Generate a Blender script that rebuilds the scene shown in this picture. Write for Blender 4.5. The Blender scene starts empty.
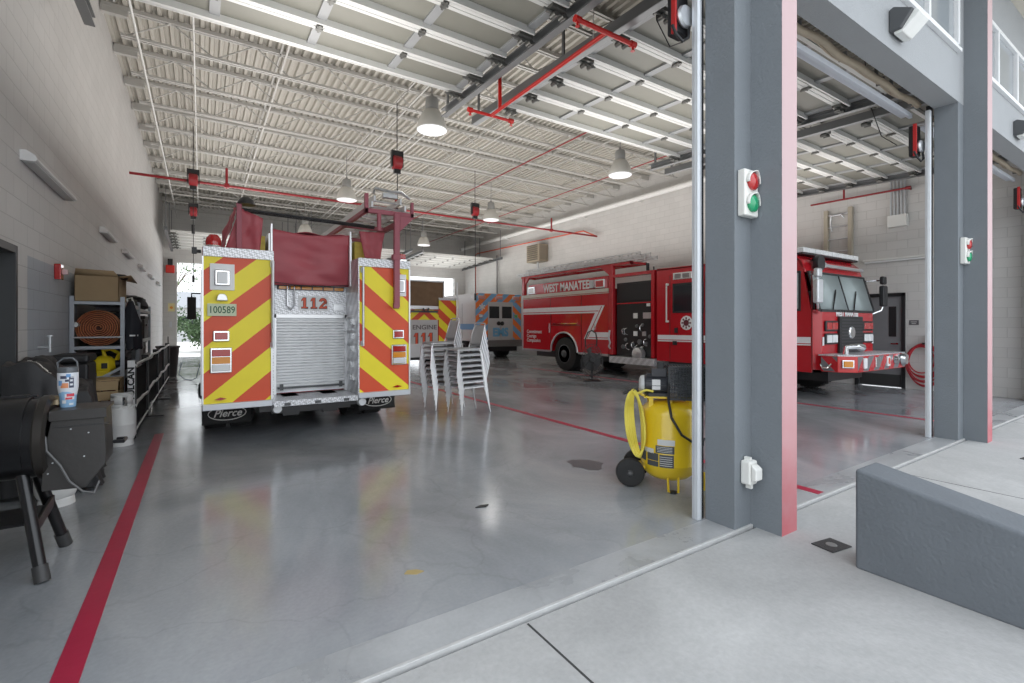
import bpy, bmesh, math, random
from mathutils import Vector, Matrix, Euler, noise
R = math.radians
PI = math.pi
random.seed(7)
SC = bpy.context.scene
C = SC.collection

# ------------------------------------------------------------------ materials
_M = {}
def mat(name, col, rough=0.5, metal=0.0, var=0.06, scale=6.0, bump=0.0, spec=0.5, emit=0.0, alpha=None, trans=0.0, coat=0.0, bscale=None):
    if name in _M: return _M[name]
    m = bpy.data.materials.new(name); m.use_nodes = True
    nt = m.node_tree; b = nt.nodes['Principled BSDF']
    b.inputs['Roughness'].default_value = rough
    b.inputs['Metallic'].default_value = metal
    b.inputs['Specular IOR Level'].default_value = spec
    if coat: b.inputs['Coat Weight'].default_value = coat; b.inputs['Coat Roughness'].default_value = 0.08
    if trans: b.inputs['Transmission Weight'].default_value = trans; b.inputs['IOR'].default_value = 1.15
    tc = nt.nodes.new('ShaderNodeTexCoord')
    nz = nt.nodes.new('ShaderNodeTexNoise'); nz.inputs['Scale'].default_value = scale; nz.inputs['Detail'].default_value = 5
    nt.links.new(tc.outputs['Object'], nz.inputs['Vector'])
    mx = nt.nodes.new('ShaderNodeMix'); mx.data_type = 'RGBA'
    mx.inputs['A'].default_value = (*[max(0, c*(1-var)) for c in col], 1)
    mx.inputs['B'].default_value = (*[min(1, c*(1+var)) for c in col], 1)
    nt.links.new(nz.outputs['Fac'], mx.inputs['Factor'])
    nt.links.new(mx.outputs['Result'], b.inputs['Base Color'])
    if bump:
        bp = nt.nodes.new('ShaderNodeBump'); bp.inputs['Strength'].default_value = bump; bp.inputs['Distance'].default_value = 0.02
        n2 = nt.nodes.new('ShaderNodeTexNoise'); n2.inputs['Scale'].default_value = bscale or scale*4; n2.inputs['Detail'].default_value = 4
        nt.links.new(tc.outputs['Object'], n2.inputs['Vector'])
        nt.links.new(n2.outputs['Fac'], bp.inputs['Height']); nt.links.new(bp.outputs['Normal'], b.inputs['Normal'])
    if emit:
        b.inputs['Emission Color'].default_value = (*col, 1); b.inputs['Emission Strength'].default_value = emit
    _M[name] = m
    return m

def block_mat(name, col, lower=None, zsplit=None, ylim=None, axis='Y'):
    """painted concrete block wall: running bond, mortar grooves as bump and slight tone"""
    m = bpy.data.materials.new(name); m.use_nodes = True; nt = m.node_tree; N = nt.nodes; L = nt.links
    b = N['Principled BSDF']; b.inputs['Roughness'].default_value = 0.55
    g = N.new('ShaderNodeNewGeometry'); sp = N.new('ShaderNodeSeparateXYZ'); L.new(g.outputs['Position'], sp.inputs[0])
    cb = N.new('ShaderNodeCombineXYZ'); L.new(sp.outputs[axis], cb.inputs['X']); L.new(sp.outputs['Z'], cb.inputs['Y'])
    br = N.new('ShaderNodeTexBrick'); br.offset = 0.5
    br.inputs['Scale'].default_value = 1.0; br.inputs['Brick Width'].default_value = 0.4; br.inputs['Row Height'].default_value = 0.2
    br.inputs['Mortar Size'].default_value = 0.006; br.inputs['Mortar Smooth'].default_value = 0.6
    br.inputs['Color1'].default_value = (*col, 1); br.inputs['Color2'].default_value = (*[c*0.95 for c in col], 1)
    br.inputs['Mortar'].default_value = (*[c*0.80 for c in col], 1)
    L.new(cb.outputs[0], br.inputs['Vector'])
    nz = N.new('ShaderNodeTexNoise'); nz.inputs['Scale'].default_value = 1.2; nz.inputs['Detail'].default_value = 6
    L.new(g.outputs['Position'], nz.inputs['Vector'])
    ra = N.new('ShaderNodeMapRange'); ra.inputs['To Min'].default_value = 0.9; ra.inputs['To Max'].default_value = 1.06
    L.new(nz.outputs['Fac'], ra.inputs['Value'])
    mu = N.new('ShaderNodeVectorMath'); mu.operation = 'SCALE'
    L.new(br.outputs['Color'], mu.inputs[0]); L.new(ra.outputs['Result'], mu.inputs['Scale'])
    out = mu.outputs[0]
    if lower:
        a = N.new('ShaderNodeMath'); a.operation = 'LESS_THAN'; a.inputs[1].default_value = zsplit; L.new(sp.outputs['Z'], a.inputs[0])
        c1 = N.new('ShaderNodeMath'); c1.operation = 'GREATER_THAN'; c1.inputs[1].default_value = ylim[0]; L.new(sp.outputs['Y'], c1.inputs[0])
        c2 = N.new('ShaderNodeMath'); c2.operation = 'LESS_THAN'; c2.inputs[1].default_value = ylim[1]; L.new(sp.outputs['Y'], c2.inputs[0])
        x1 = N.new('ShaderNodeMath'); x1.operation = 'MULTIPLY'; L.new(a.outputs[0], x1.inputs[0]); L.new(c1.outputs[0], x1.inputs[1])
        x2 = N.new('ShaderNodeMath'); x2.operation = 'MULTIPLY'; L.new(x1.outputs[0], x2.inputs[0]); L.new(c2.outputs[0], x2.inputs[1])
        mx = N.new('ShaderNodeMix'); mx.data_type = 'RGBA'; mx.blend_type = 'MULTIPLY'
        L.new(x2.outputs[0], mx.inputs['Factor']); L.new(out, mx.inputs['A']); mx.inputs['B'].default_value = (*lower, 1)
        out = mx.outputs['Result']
    L.new(out, b.inputs['Base Color'])
    bp = N.new('ShaderNodeBump'); bp.inputs['Strength'].default_value = 0.5; bp.inputs['Distance'].default_value = 0.006; bp.invert = True
    L.new(br.outputs['Fac'], bp.inputs['Height']); L.new(bp.outputs['Normal'], b.inputs['Normal'])
    return m

def concrete_mat(name, c1, c2, r1, r2, scale=0.8, streak=(1, 1, 1), cracks=True, spec=0.5, bump=0.05, fine=0.06):
    m = bpy.data.materials.new(name); m.use_nodes = True; nt = m.node_tree; N = nt.nodes; L = nt.links
    b = N['Principled BSDF']; b.inputs['Specular IOR Level'].default_value = spec
    g = N.new('ShaderNodeNewGeometry')
    mp = N.new('ShaderNodeMapping'); mp.inputs['Scale'].default_value = streak; L.new(g.outputs['Position'], mp.inputs['Vector'])
    nz = N.new('ShaderNodeTexNoise'); nz.inputs['Scale'].default_value = scale; nz.inputs['Detail'].default_value = 9; nz.inputs['Roughness'].default_value = 0.62
    nz.inputs['Distortion'].default_value = 0.6
    L.new(mp.outputs[0], nz.inputs['Vector'])
    cr = N.new('ShaderNodeValToRGB'); cr.color_ramp.elements[0].position = 0.32; cr.color_ramp.elements[1].position = 0.68
    cr.color_ramp.elements[0].color = (*c1, 1); cr.color_ramp.elements[1].color = (*c2, 1)
    L.new(nz.outputs['Fac'], cr.inputs['Fac'])
    n2 = N.new('ShaderNodeTexNoise'); n2.inputs['Scale'].default_value = 45; n2.inputs['Detail'].default_value = 6
    L.new(g.outputs['Position'], n2.inputs['Vector'])
    ra = N.new('ShaderNodeMapRange'); ra.inputs['To Min'].default_value = 1-fine*2; ra.inputs['To Max'].default_value = 1+fine*2
    L.new(n2.outputs['Fac'], ra.inputs['Value'])
    mu = N.new('ShaderNodeVectorMath'); mu.operation = 'SCALE'; L.new(cr.outputs['Color'], mu.inputs[0]); L.new(ra.outputs['Result'], mu.inputs['Scale'])
    out = mu.outputs[0]
    if cracks:
        vo = N.new('ShaderNodeTexVoronoi'); vo.feature = 'DISTANCE_TO_EDGE'; vo.inputs['Scale'].default_value = 0.9
        wn = N.new('ShaderNodeTexNoise'); wn.inputs['Scale'].default_value = 1.6; wn.inputs['Detail'].default_value = 8
        L.new(g.outputs['Position'], wn.inputs['Vector'])
        ad = N.new('ShaderNodeVectorMath'); ad.operation = 'MULTIPLY_ADD'; ad.inputs[1].default_value = (0.9, 0.9, 0)
        L.new(wn.outputs['Color'], ad.inputs[0]); L.new(g.outputs['Position'], ad.inputs[2]); L.new(ad.outputs[0], vo.inputs['Vector'])
        r2_ = N.new('ShaderNodeMapRange'); r2_.inputs['From Min'].default_value = 0; r2_.inputs['From Max'].default_value = 0.012
        r2_.inputs['To Min'].default_value = 0.91; r2_.inputs['To Max'].default_value = 1.0
        L.new(vo.outputs['Distance'], r2_.inputs['Value'])
        m2 = N.new('ShaderNodeVectorMath'); m2.operation = 'SCALE'; L.new(out, m2.inputs[0]); L.new(r2_.outputs['Result'], m2.inputs['Scale']); out = m2.outputs[0]
    L.new(out, b.inputs['Base Color'])
    rr = N.new('ShaderNodeMapRange'); rr.inputs['From Min'].default_value = 0.3; rr.inputs['From Max'].default_value = 0.7
    rr.inputs['To Min'].default_value = r1; rr.inputs['To Max'].default_value = r2
    L.new(nz.outputs['Fac'], rr.inputs['Value']); L.new(rr.outputs['Result'], b.inputs['Roughness'])
    bp = N.new('ShaderNodeBump'); bp.inputs['Strength'].default_value = bump; bp.inputs['Distance'].default_value = 0.01
    L.new(n2.outputs['Fac'], bp.inputs['Height']); L.new(bp.outputs['Normal'], b.inputs['Normal'])
    return m

def tread_mat(name, col=(0.62, 0.63, 0.65)):
    """diamond tread plate"""
    m = bpy.data.materials.new(name); m.use_nodes = True; nt = m.node_tree; N = nt.nodes; L = nt.links
    b = N['Principled BSDF']; b.inputs['Metallic'].default_value = 0.5; b.inputs['Roughness'].default_value = 0.38
    tc = N.new('ShaderNodeTexCoord'); ck = N.new('ShaderNodeTexChecker'); ck.inputs['Scale'].default_value = 45
    mp = N.new('ShaderNodeMapping'); mp.inputs['Rotation'].default_value = (R(45), R(45), R(45)); L.new(tc.outputs['Object'], mp.inputs[0]); L.new(mp.outputs[0], ck.inputs['Vector'])
    ck.inputs['Color1'].default_value = (*[min(1, c*1.25) for c in col], 1); ck.inputs['Color2'].default_value = (*[c*0.75 for c in col], 1)
    L.new(ck.outputs['Color'], b.inputs['Base Color'])
    return m

# ------------------------------------------------------------------ mesh builder
class MB:
    def __init__(s): s.v = []; s.f = []; s.m = []
    def add(s, vs, fs, m=0):
        o = len(s.v); s.v += [tuple(v) for v in vs]
        s.f += [tuple(i+o for i in f) for f in fs]; s.m += [m]*len(fs); return s
    def box(s, x0, x1, y0, y1, z0, z1, m=0):
        return s.add([(x0,y0,z0),(x1,y0,z0),(x1,y1,z0),(x0,y1,z0),(x0,y0,z1),(x1,y0,z1),(x1,y1,z1),(x0,y1,z1)],
                     [(0,3,2,1),(4,5,6,7),(0,1,5,4),(1,2,6,5),(2,3,7,6),(3,0,4,7)], m)
    def cbox(s, c, d, rot=(0,0,0), m=0):
        e = Euler(rot).to_matrix(); c = Vector(c); vs = []
        for z in (-1,1):
            for x, y in ((-1,-1),(1,-1),(1,1),(-1,1)):
                vs.append(c + e @ Vector((x*d[0]/2, y*d[1]/2, z*d[2]/2)))
        return s.add(vs, [(0,3,2,1),(4,5,6,7),(0,1,5,4),(1,2,6,5),(2,3,7,6),(3,0,4,7)], m)
    def beam(s, p0, p1, w, h, m=0, up=(0,0,1)):
        p0 = Vector(p0); p1 = Vector(p1); d = (p1-p0).normalized(); u = Vector(up)
        if abs(d.dot(u)) > 0.98: u = Vector((0,1,0))
        a = d.cross(u).normalized(); b = a.cross(d).normalized(); vs = []
        for p in (p0, p1):
            for i, j in ((-1,-1),(1,-1),(1,1),(-1,1)): vs.append(p + a*(i*w/2) + b*(j*h/2))
        return s.add(vs, [(0,3,2,1),(4,5,6,7),(0,1,5,4),(1,2,6,5),(2,3,7,6),(3,0,4,7)], m)
    def cyl(s, p0, p1, r, r1=None, seg=16, m=0, cap=True):
        p0 = Vector(p0); p1 = Vector(p1); r1 = r if r1 is None else r1
        d = (p1-p0).normalized(); u = Vector((0,0,1)) if abs(d.z) < 0.95 else Vector((1,0,0))
        a = d.cross(u).normalized(); b = d.cross(a); vs = []; fs = []
        for p, q in ((p0, r), (p1, r1)):
            for i in range(seg):
                t = 2*PI*i/seg; vs.append(p + a*math.cos(t)*q + b*math.sin(t)*q)
        for i in range(seg): j = (i+1) % seg; fs.append((i, j, seg+j, seg+i))
        if cap: fs.append(tuple(range(seg-1,-1,-1))); fs.append(tuple(range(seg, 2*seg)))
        return s.add(vs, fs, m)
    def tube(s, pts, r, seg=8, m=0, closed=False, flat=1.0):
        pts = [Vector(p) for p in pts]; n = len(pts); vs = []; fs = []; prev = None
        for i, p in enumerate(pts):
            if closed: d = (pts[(i+1) % n]-pts[i-1])
            else: d = pts[min(i+1, n-1)]-pts[max(i-1, 0)]
            d = d.normalized() if d.length > 1e-9 else Vector((0,0,1))
            if prev is None:
                u = Vector((0,0,1)) if abs(d.z) < 0.9 else Vector((1,0,0)); a = d.cross(u).normalized()
            else: a = (prev - d*prev.dot(d)); a = a.normalized() if a.length > 1e-6 else d.orthogonal().normalized()
            prev = a; b = d.cross(a)
            rr = r[i] if isinstance(r, (list, tuple)) else r
            for k in range(seg):
                t = 2*PI*k/seg; vs.append(p + a*math.cos(t)*rr + b*math.sin(t)*rr*flat)
        lim = n if closed else n-1
        for i in range(lim):
            o = i*seg; o2 = ((i+1) % n)*seg
            for k in range(seg): j = (k+1) % seg; fs.append((o+k, o+j, o2+j, o2+k))
        if not closed: fs.append(tuple(range(seg-1,-1,-1))); fs.append(tuple(range((n-1)*seg, n*seg)))
        return s.add(vs, fs, m)
    def lathe(s, prof, c=(0,0,0), axis='Z', seg=24, m=0):
        """prof: list of (radius, height) along axis"""
        vs = []; fs = []; c = Vector(c); n = len(prof)
        for r, h in prof:
            for k in range(seg):
                t = 2*PI*k/seg; x, y = r*math.cos(t), r*math.sin(t)
                v = {'Z': (x, y, h), 'Y': (x, h, -y), 'X': (h, x, y)}[axis]; vs.append(c+Vector(v))
        for i in range(n-1):
            for k in range(seg): j = (k+1) % seg; fs.append((i*seg+k, i*seg+j, (i+1)*seg+j, (i+1)*seg+k))
        if prof[0][0] > 1e-4: fs.append(tuple(range(seg-1,-1,-1)))
        if prof[-1][0] > 1e-4: fs.append(tuple(range((n-1)*seg, n*seg)))
        return s.add(vs, fs, m)
    def prism(s, poly, axis, t0, t1, m=0, caps=True):
        """poly in the plane: axis X -> (y,z); Y -> (x,z); Z -> (x,y)"""
        n = len(poly); vs = []
        for t in (t0, t1):
            for a, b in poly: vs.append({'X': (t,a,b), 'Y': (a,t,b), 'Z': (a,b,t)}[axis])
        fs = [(i, (i+1) % n, n+(i+1) % n, n+i) for i in range(n)]
        if caps: fs += [tuple(range(n-1,-1,-1)), tuple(range(n, 2*n))]
        return s.add(vs, fs, m)
    def sph(s, c, r, seg=16, rings=10, m=0):
        r = r if isinstance(r, (tuple, list)) else (r, r, r); vs = []; fs = []
        for i in range(rings+1):
            p = PI*i/rings
            for k in range(seg):
                t = 2*PI*k/seg
                vs.append((c[0]+r[0]*math.sin(p)*math.cos(t), c[1]+r[1]*math.sin(p)*math.sin(t), c[2]+r[2]*math.cos(p)))
        for i in range(rings):
            for k in range(seg): j = (k+1) % seg; fs.append((i*seg+k, (i+1)*seg+k, (i+1)*seg+j, i*seg+j))
        return s.add(vs, fs, m)
    def grid(s, fn, nu, nv, m=0):
        """fn(u,v) with u,v in 0..1"""
        vs = [fn(i/nu, j/nv) for j in range(nv+1) for i in range(nu+1)]
        fs = [(j*(nu+1)+i, j*(nu+1)+i+1, (j+1)*(nu+1)+i+1, (j+1)*(nu+1)+i) for j in range(nv) for i in range(nu)]
        return s.add(vs, fs, m)
    def mesh(s, name, mats, smooth=True, bevel=0):
        me = bpy.data.meshes.new(name); me.from_pydata(s.v, [], s.f)
        for x in (mats if isinstance(mats, (list, tuple)) else [mats]): me.materials.append(x)
        me.polygons.foreach_set('material_index', s.m)
        bm = bmesh.new(); bm.from_mesh(me)
        bmesh.ops.remove_doubles(bm, verts=bm.verts, dist=1e-5) if smooth == 'weld' else None
        bmesh.ops.recalc_face_normals(bm, faces=bm.faces)
        bm.to_mesh(me); bm.free()
        if smooth: me.shade_smooth(); me.set_sharp_from_angle(angle=R(38))
        return me

def obj(name, mb, mats, parent=None, loc=None, rotz=0, bevel=0, seg=2, smooth=True, solid=0, sub=0, kind=None, label=None):
    me = mb.mesh(name, mats, smooth) if isinstance(mb, MB) else mb
    o = bpy.data.objects.new(name, me); C.objects.link(o)
    if parent is not None: o.parent = parent
    if loc is not None: o.location = loc
    if rotz: o.rotation_euler = (0, 0, rotz)
    if solid: md = o.modifiers.new('s', 'SOLIDIFY'); md.thickness = solid; md.offset = 0
    if sub: md = o.modifiers.new('u', 'SUBSURF'); md.levels = sub; md.render_levels = sub
    if bevel:
        md = o.modifiers.new('b', 'BEVEL'); md.width = bevel; md.segments = seg; md.limit_method = 'ANGLE'; md.angle_limit = R(40); md.harden_normals = True
    if kind: o['kind'] = kind
    if label: o['label'] = label
    return o
def tag(o, label, cat, group=None, kind=None):
    o['label'] = label; o['category'] = cat
    if group: o['group'] = group
    if kind: o['kind'] = kind
    return o
def thing(name, label, cat, loc=(0,0,0), rotz=0, group=None):
    o = bpy.data.objects.new(name, None); C.objects.link(o); o.location = loc; o.rotation_euler = (0,0,rotz)
    o.empty_display_size = 0.1
    return tag(o, label, cat, group)
def struct(name, mb, mats, parent=None, bevel=0, smooth=True):
    o = obj(name, mb, mats, parent, bevel=bevel, smooth=smooth)
    if parent is None: o['kind'] = 'structure'
    return o
KIDS = {}
def kids(o): return [c for c in bpy.data.objects if c.parent == o]
def dup(root, loc, rotz=None, label=None, group=None, parent=None):
    r = root.copy(); C.objects.link(r)
    if loc is not None: r.location = loc
    if rotz is not None: r.rotation_euler = (0,0,rotz)
    if label: r['label'] = label
    if group: r['group'] = group
    if parent: r.parent = parent
    for ch in kids(root):
        c = ch.copy(); C.objects.link(c); c.parent = r
        for g in kids(ch):
            d = g.copy(); C.objects.link(d); d.parent = c
    return r
def text(s, size, loc, face, m, parent=None, name='lettering', ext=0.002, bold=0.0, sx=1.0, align='CENTER', spin=0, shear=0):
    cu = bpy.data.curves.new('t', 'FONT'); cu.body = s; cu.size = size; cu.extrude = ext; cu.offset = bold*size
    cu.align_x = align; cu.align_y = 'CENTER'; cu.shear = shear; cu.resolution_u = 3
    o = bpy.data.objects.new('t', cu); C.objects.link(o)
    dg = bpy.context.evaluated_depsgraph_get(); me = bpy.data.meshes.new_from_object(o.evaluated_get(dg))
    bpy.data.objects.remove(o); bpy.data.curves.remove(cu)
    rot = {'-Y': Euler((R(90),0,0)), '-X': Euler((R(90),0,R(-90))), 'Z': Euler((0,0,0)), '+X': Euler((R(90),0,R(90)))}[face].to_matrix().to_4x4()
    me.transform(Matrix.Translation(loc) @ rot @ Matrix.Rotation(spin, 4, 'Z') @ Matrix.Diagonal((sx,1,1,1)))
    me.materials.clear(); me.materials.append(m)
    o = bpy.data.objects.new(name, me); C.objects.link(o)
    if parent: o.parent = parent
    return o
def slab_digits(s, x0, z0, h, w, gap, y, m, parent, name, grow=0.0):
    """block numerals with slab serifs on a -Y facing panel"""
    b = MB(); t = w*0.30+grow*2; g = grow
    for k, ch in enumerate(s):
        x = x0+k*(w+gap); c = x+w/2; sh = h*0.10
        if ch == '1':
            b.prism([(x+w*0.12-g, z0-g), (x+w*0.88+g, z0-g), (x+w*0.88+g, z0+sh+g), (c+t/2, z0+sh+g), (c+t/2, z0+h+g), (c-t/2, z0+h+g), (x+w*0.12-g, z0+h*0.80), (x+w*0.12-g, z0+h*0.70-g), (c-t/2, z0+h*0.76), (c-t/2, z0+sh+g), (x+w*0.12-g, z0+sh+g)], 'Y', y-0.003, y)
        else:
            o = arc(c, z0+h-w/2, w/2+g, 175, -40, 12); i = arc(c, z0+h-w/2, max(0.01, w/2-t+g), -40, 175, 12)
            b.prism(o+i, 'Y', y-0.003, y)
            q = [(x+w-t*0.35+g, z0+h-w*0.80), (x+t*1.1+g, z0+sh+t*0.3), (x-g, z0+sh-g), (x+w*0.62, z0+h-w*0.95)]
            b.prism([(x-g, z0-g), (x+w+g, z0-g), (x+w+g, z0+h*0.26), (x+w-t*0.5, z0+h*0.26), (x+w-t*0.6, z0+sh+t*0.35), (x+t, z0+sh+t*0.35), (x+w-t*0.1+g, z0+h*0.60), (x+w-t*0.9, z0+h*0.66), (x-g, z0+sh)], 'Y', y-0.003, y)
    return obj(name, b, m, parent, smooth=False)
def clip(poly, a, b, c):
    """keep a*x+b*y<=c"""
    out = []
    for i in range(len(poly)):
        p, q = poly[i], poly[(i+1) % len(poly)]
        dp, dq = a*p[0]+b*p[1]-c, a*q[0]+b*q[1]-c
        if dp <= 0: out.append(p)
        if dp*dq < 0: t = dp/(dp-dq); out.append((p[0]+(q[0]-p[0])*t, p[1]+(q[1]-p[1])*t))
    return out
def stripes(mb, rect, slope, period, phase, to3, n=2, duty=0.5):
    """alternate two materials in diagonal bands over a rectangle (u0,u1,v0,v1) ; band index from v - slope*u"""
    u0, u1, v0, v1 = rect; base = [(u0,v0),(u1,v0),(u1,v1),(u0,v1)]
    vals = [v-slope*u for u, v in base]; k0 = math.floor((min(vals)-phase)/period)-1; k1 = math.ceil((max(vals)-phase)/period)+1
    for k in range(k0, k1):
        for j, (a, b) in enumerate(((0, duty), (duty, 1))):
            lo = phase+(k+a)*period; hi = phase+(k+b)*period
            p = clip(base, slope, -1, -lo); p = clip(p, -slope, 1, hi) if len(p) > 2 else []
            if len(p) > 2: mb.add([to3(*q) for q in p], [tuple(range(len(p)))], j)
    return mb
def arc(cx, cy, r, a0, a1, n):
    return [(cx+r*math.cos(R(a0+(a1-a0)*i/n)), cy+r*math.sin(R(a0+(a1-a0)*i/n))) for i in range(n+1)]

# palette
RED = mat('fire_red_paint', (0.47, 0.010, 0.018), 0.25, coat=0.6, var=0.04)
RED2 = mat('red_reflective_tape', (0.74, 0.09, 0.03), 0.4, var=0.05)
YEL = mat('yellow_reflective_tape', (0.95, 0.80, 0.03), 0.4, var=0.05)
ORG = mat('orange_reflective_tape', (0.85, 0.22, 0.05), 0.4)
BLU = mat('blue_reflective_tape', (0.10, 0.32, 0.62), 0.4)
WHT = mat('white_paint', (0.80, 0.80, 0.80), 0.35, var=0.03)
OFFW = mat('offwhite_enamel', (0.72, 0.72, 0.69), 0.4, var=0.04)
CHR = mat('chrome', (0.78, 0.79, 0.80), 0.12, 1.0, var=0.02)
ALU = mat('brushed_aluminium', (0.66, 0.67, 0.68), 0.32, 0.85, var=0.06, scale=14)
GALV = mat('galvanised_steel', (0.62, 0.64, 0.66), 0.38, 0.7, var=0.12, scale=20)
TREAD = tread_mat('diamond_tread_plate')
BLK = mat('black_plastic', (0.018, 0.018, 0.02), 0.45, var=0.1)
BLKM = mat('black_painted_steel', (0.022, 0.022, 0.024), 0.35, var=0.15)
RUB = mat('tyre_rubber', (0.02, 0.02, 0.02), 0.75, var=0.2, scale=30, bump=0.2)
DGR = mat('dark_grey_steel', (0.09, 0.095, 0.10), 0.4, 0.3)
GLS = mat('dark_tinted_glass', (0.02, 0.025, 0.03), 0.05, coat=0.3)
REDL = mat('red_lens', (0.45, 0.01, 0.01), 0.15, coat=0.8)
AMB = mat('amber_lens', (0.80, 0.30, 0.02), 0.2, coat=0.5)
CLR = mat('clear_lamp_lens', (0.75, 0.77, 0.78), 0.12, coat=0.6)
# ------------------------------------------------------------------ setting
FLOORM = concrete_mat('polished_concrete', (0.215, 0.232, 0.252), (0.41, 0.425, 0.44), 0.08, 0.24, 0.7, (1, 0.7, 1), True, 0.75, 0.03)
APRON = concrete_mat('broomed_concrete', (0.33, 0.33, 0.325), (0.53, 0.53, 0.52), 0.7, 0.85, 0.55, (1, 1, 1), False, 0.3, 0.25, 0.07)
STRIP = concrete_mat('threshold_concrete', (0.27, 0.28, 0.29), (0.43, 0.44, 0.445), 0.2, 0.45, 1.5, (1, 1, 1), True, 0.4, 0.1)
KERB = mat('threshold_nosing', (0.50, 0.50, 0.49), 0.6, var=0.15, scale=10, bump=0.2)
DARKG = mat('dark_joint_filler', (0.05, 0.05, 0.05), 0.9)  # dark fill of the threshold groove and slab joints
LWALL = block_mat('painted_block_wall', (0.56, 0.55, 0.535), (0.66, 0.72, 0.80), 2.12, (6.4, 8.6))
RWALL = block_mat('painted_block_wall_right', (0.62, 0.61, 0.59))
BWALL = block_mat('painted_block_wall_back', (0.62, 0.61, 0.59), axis='X')
STUC = mat('grey_stucco', (0.185, 0.205, 0.222), 0.75, var=0.07, scale=3, bump=0.25, bscale=60)
STUCL = mat('pale_grey_stucco', (0.335, 0.35, 0.362), 0.8, var=0.05, scale=3, bump=0.25, bscale=60)
DECK = mat('painted_roof_deck', (0.42, 0.40, 0.355), 0.6, var=0.06)
JST = mat('joist_primer_paint', (0.45, 0.44, 0.415), 0.5, var=0.08)
LINE = mat('red_floor_paint', (0.40, 0.018, 0.055), 0.35, var=0.18, scale=5, bump=0.05)
SPR = mat('red_sprinkler_pipe', (0.26, 0.015, 0.02), 0.4)

# pilaster front: faded red paint, stronger near the ground
def pink():
    m = bpy.data.materials.new('faded_red_paint'); m.use_nodes = True; nt = m.node_tree; N = nt.nodes; L = nt.links
    b = N['Principled BSDF']; b.inputs['Roughness'].default_value = 0.75
    g = N.new('ShaderNodeNewGeometry'); sp = N.new('ShaderNodeSeparateXYZ'); L.new(g.outputs['Position'], sp.inputs[0])
    nz = N.new('ShaderNodeTexNoise'); nz.inputs['Scale'].default_value = 5; nz.inputs['Detail'].default_value = 7; L.new(g.outputs['Position'], nz.inputs['Vector'])
    a = N.new('ShaderNodeMath'); a.operation = 'MULTIPLY_ADD'; a.inputs[1].default_value = 0.9; L.new(nz.outputs['Fac'], a.inputs[0]); L.new(sp.outputs['Z'], a.inputs[2])
    cr = N.new('ShaderNodeValToRGB'); e = cr.color_ramp.elements
    e[0].position = 0.10; e[0].color = (0.50, 0.11, 0.13, 1); e[1].position = 0.9; e[1].color = (0.53, 0.385, 0.39, 1)
    x = e.new(0.35); x.color = (0.50, 0.26, 0.27, 1)
    d = N.new('ShaderNodeMath'); d.operation = 'DIVIDE'; d.inputs[1].default_value = 3.0; L.new(a.outputs[0], d.inputs[0]); L.new(d.outputs[0], cr.inputs['Fac'])
    L.new(cr.outputs['Color'], b.inputs['Base Color'])
    return m
PINK = pink()
XL, XR, YB, ZC = -1.40, 13.46, 26.0, 6.85

b = MB(); b.box(XL-0.25, XR+0.2, 2.2, YB+0.25, -0.2, 0.0); struct('floor', b, FLOORM)
b = MB(); b.box(-30, 45, -25, 1.93, -0.25, -0.012); ap = struct('ground', b, APRON); ap['kind'] = 'structure'
b = MB(); b.box(XL-0.25, XR+0.2, 1.975, 2.2, -0.2, 0.001)
struct('trim_1', b, STRIP)
b = MB(); b.box(XL-0.25, XR+0.2, 1.955, 1.976, -0.2, 0.003); struct('trim_2', b, KERB, bevel=0.004)
b = MB(); b.box(XL-0.25, XR+0.2, 1.93, 1.956, -0.2, -0.03); struct('trim_3', b, DARKG)
for i, x in enumerate((-3.1, 1.34, 5.8, 10.25)):
    b = MB(); b.box(x-0.006, x+0.006, -25, 1.92, -0.02, -0.0115); struct('trim_%d' % (4+i), b, DARKG)
for i, x in enumerate((-0.465, 4.48, 9.3)):
    b = MB(); b.box(x-0.05, x+0.05, 2.0, (7.9, 14.0, 13.0)[i], 0.0, 0.0025)
    tag(obj('painted_floor_line', b, LINE), ['red painted line along the left side of the floor, beside the black grill', 'red painted floor line running past the stacked chairs and yellow compressor', 'red painted floor line beside the red fire truck at the right'][i], 'floor line', 'red lines on the floor')
# walls
def hole_wall(name, axis, t0, t1, a0, a1, z0, z1, holes, m, m2=None):
    """wall spanning a0..a1 with rectangular holes (h0,h1,zb,zt)"""
    b = MB(); cuts = sorted(set([a0, a1]+[h[0] for h in holes]+[h[1] for h in holes]))
    for p, q in zip(cuts, cuts[1:]):
        zs = [(z0, z1)]
        for h in holes:
            if h[0] <= p and h[1] >= q:
                nz_ = []
                for s0, s1 in zs:
                    if h[2] > s0: nz_.append((s0, min(h[2], s1)))
                    if h[3] < s1: nz_.append((max(h[3], s0), s1))
                zs = nz_
        for s0, s1 in zs:
            if s1-s0 > 1e-4: b.box(p, q, t0, t1, s0, s1) if axis == 'X' else b.box(t0, t1, p, q, s0, s1)
    return struct(name, b, m, smooth=False)
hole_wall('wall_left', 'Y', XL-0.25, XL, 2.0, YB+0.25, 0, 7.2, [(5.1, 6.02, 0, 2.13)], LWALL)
hole_wall('wall_right', 'Y', XR, XR+0.25, 2.0, YB+0.25, 0, 7.2, [(4.29, 5.19, 0, 2.13)], RWALL)
hole_wall('wall_back', 'X', YB, YB+0.25, XL-0.25, XR+0.25, 0, 7.2, [(-0.9, 3.1, 0, 4.25), (4.1, 7.9, 0, 4.25), (8.95, 12.8, 0, 4.25)], BWALL)
hole_wall('wall_front', 'X', 1.97, 2.21, -3.4, 17.0, 4.25, 6.9, [(-0.95, 3.12, 4.88, 5.74), (3.80, 7.93, 4.88, 5.74), (8.6, 12.8, 4.88, 5.74), (14.4, 16.4, 4.88, 5.74)], STUCL)
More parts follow.
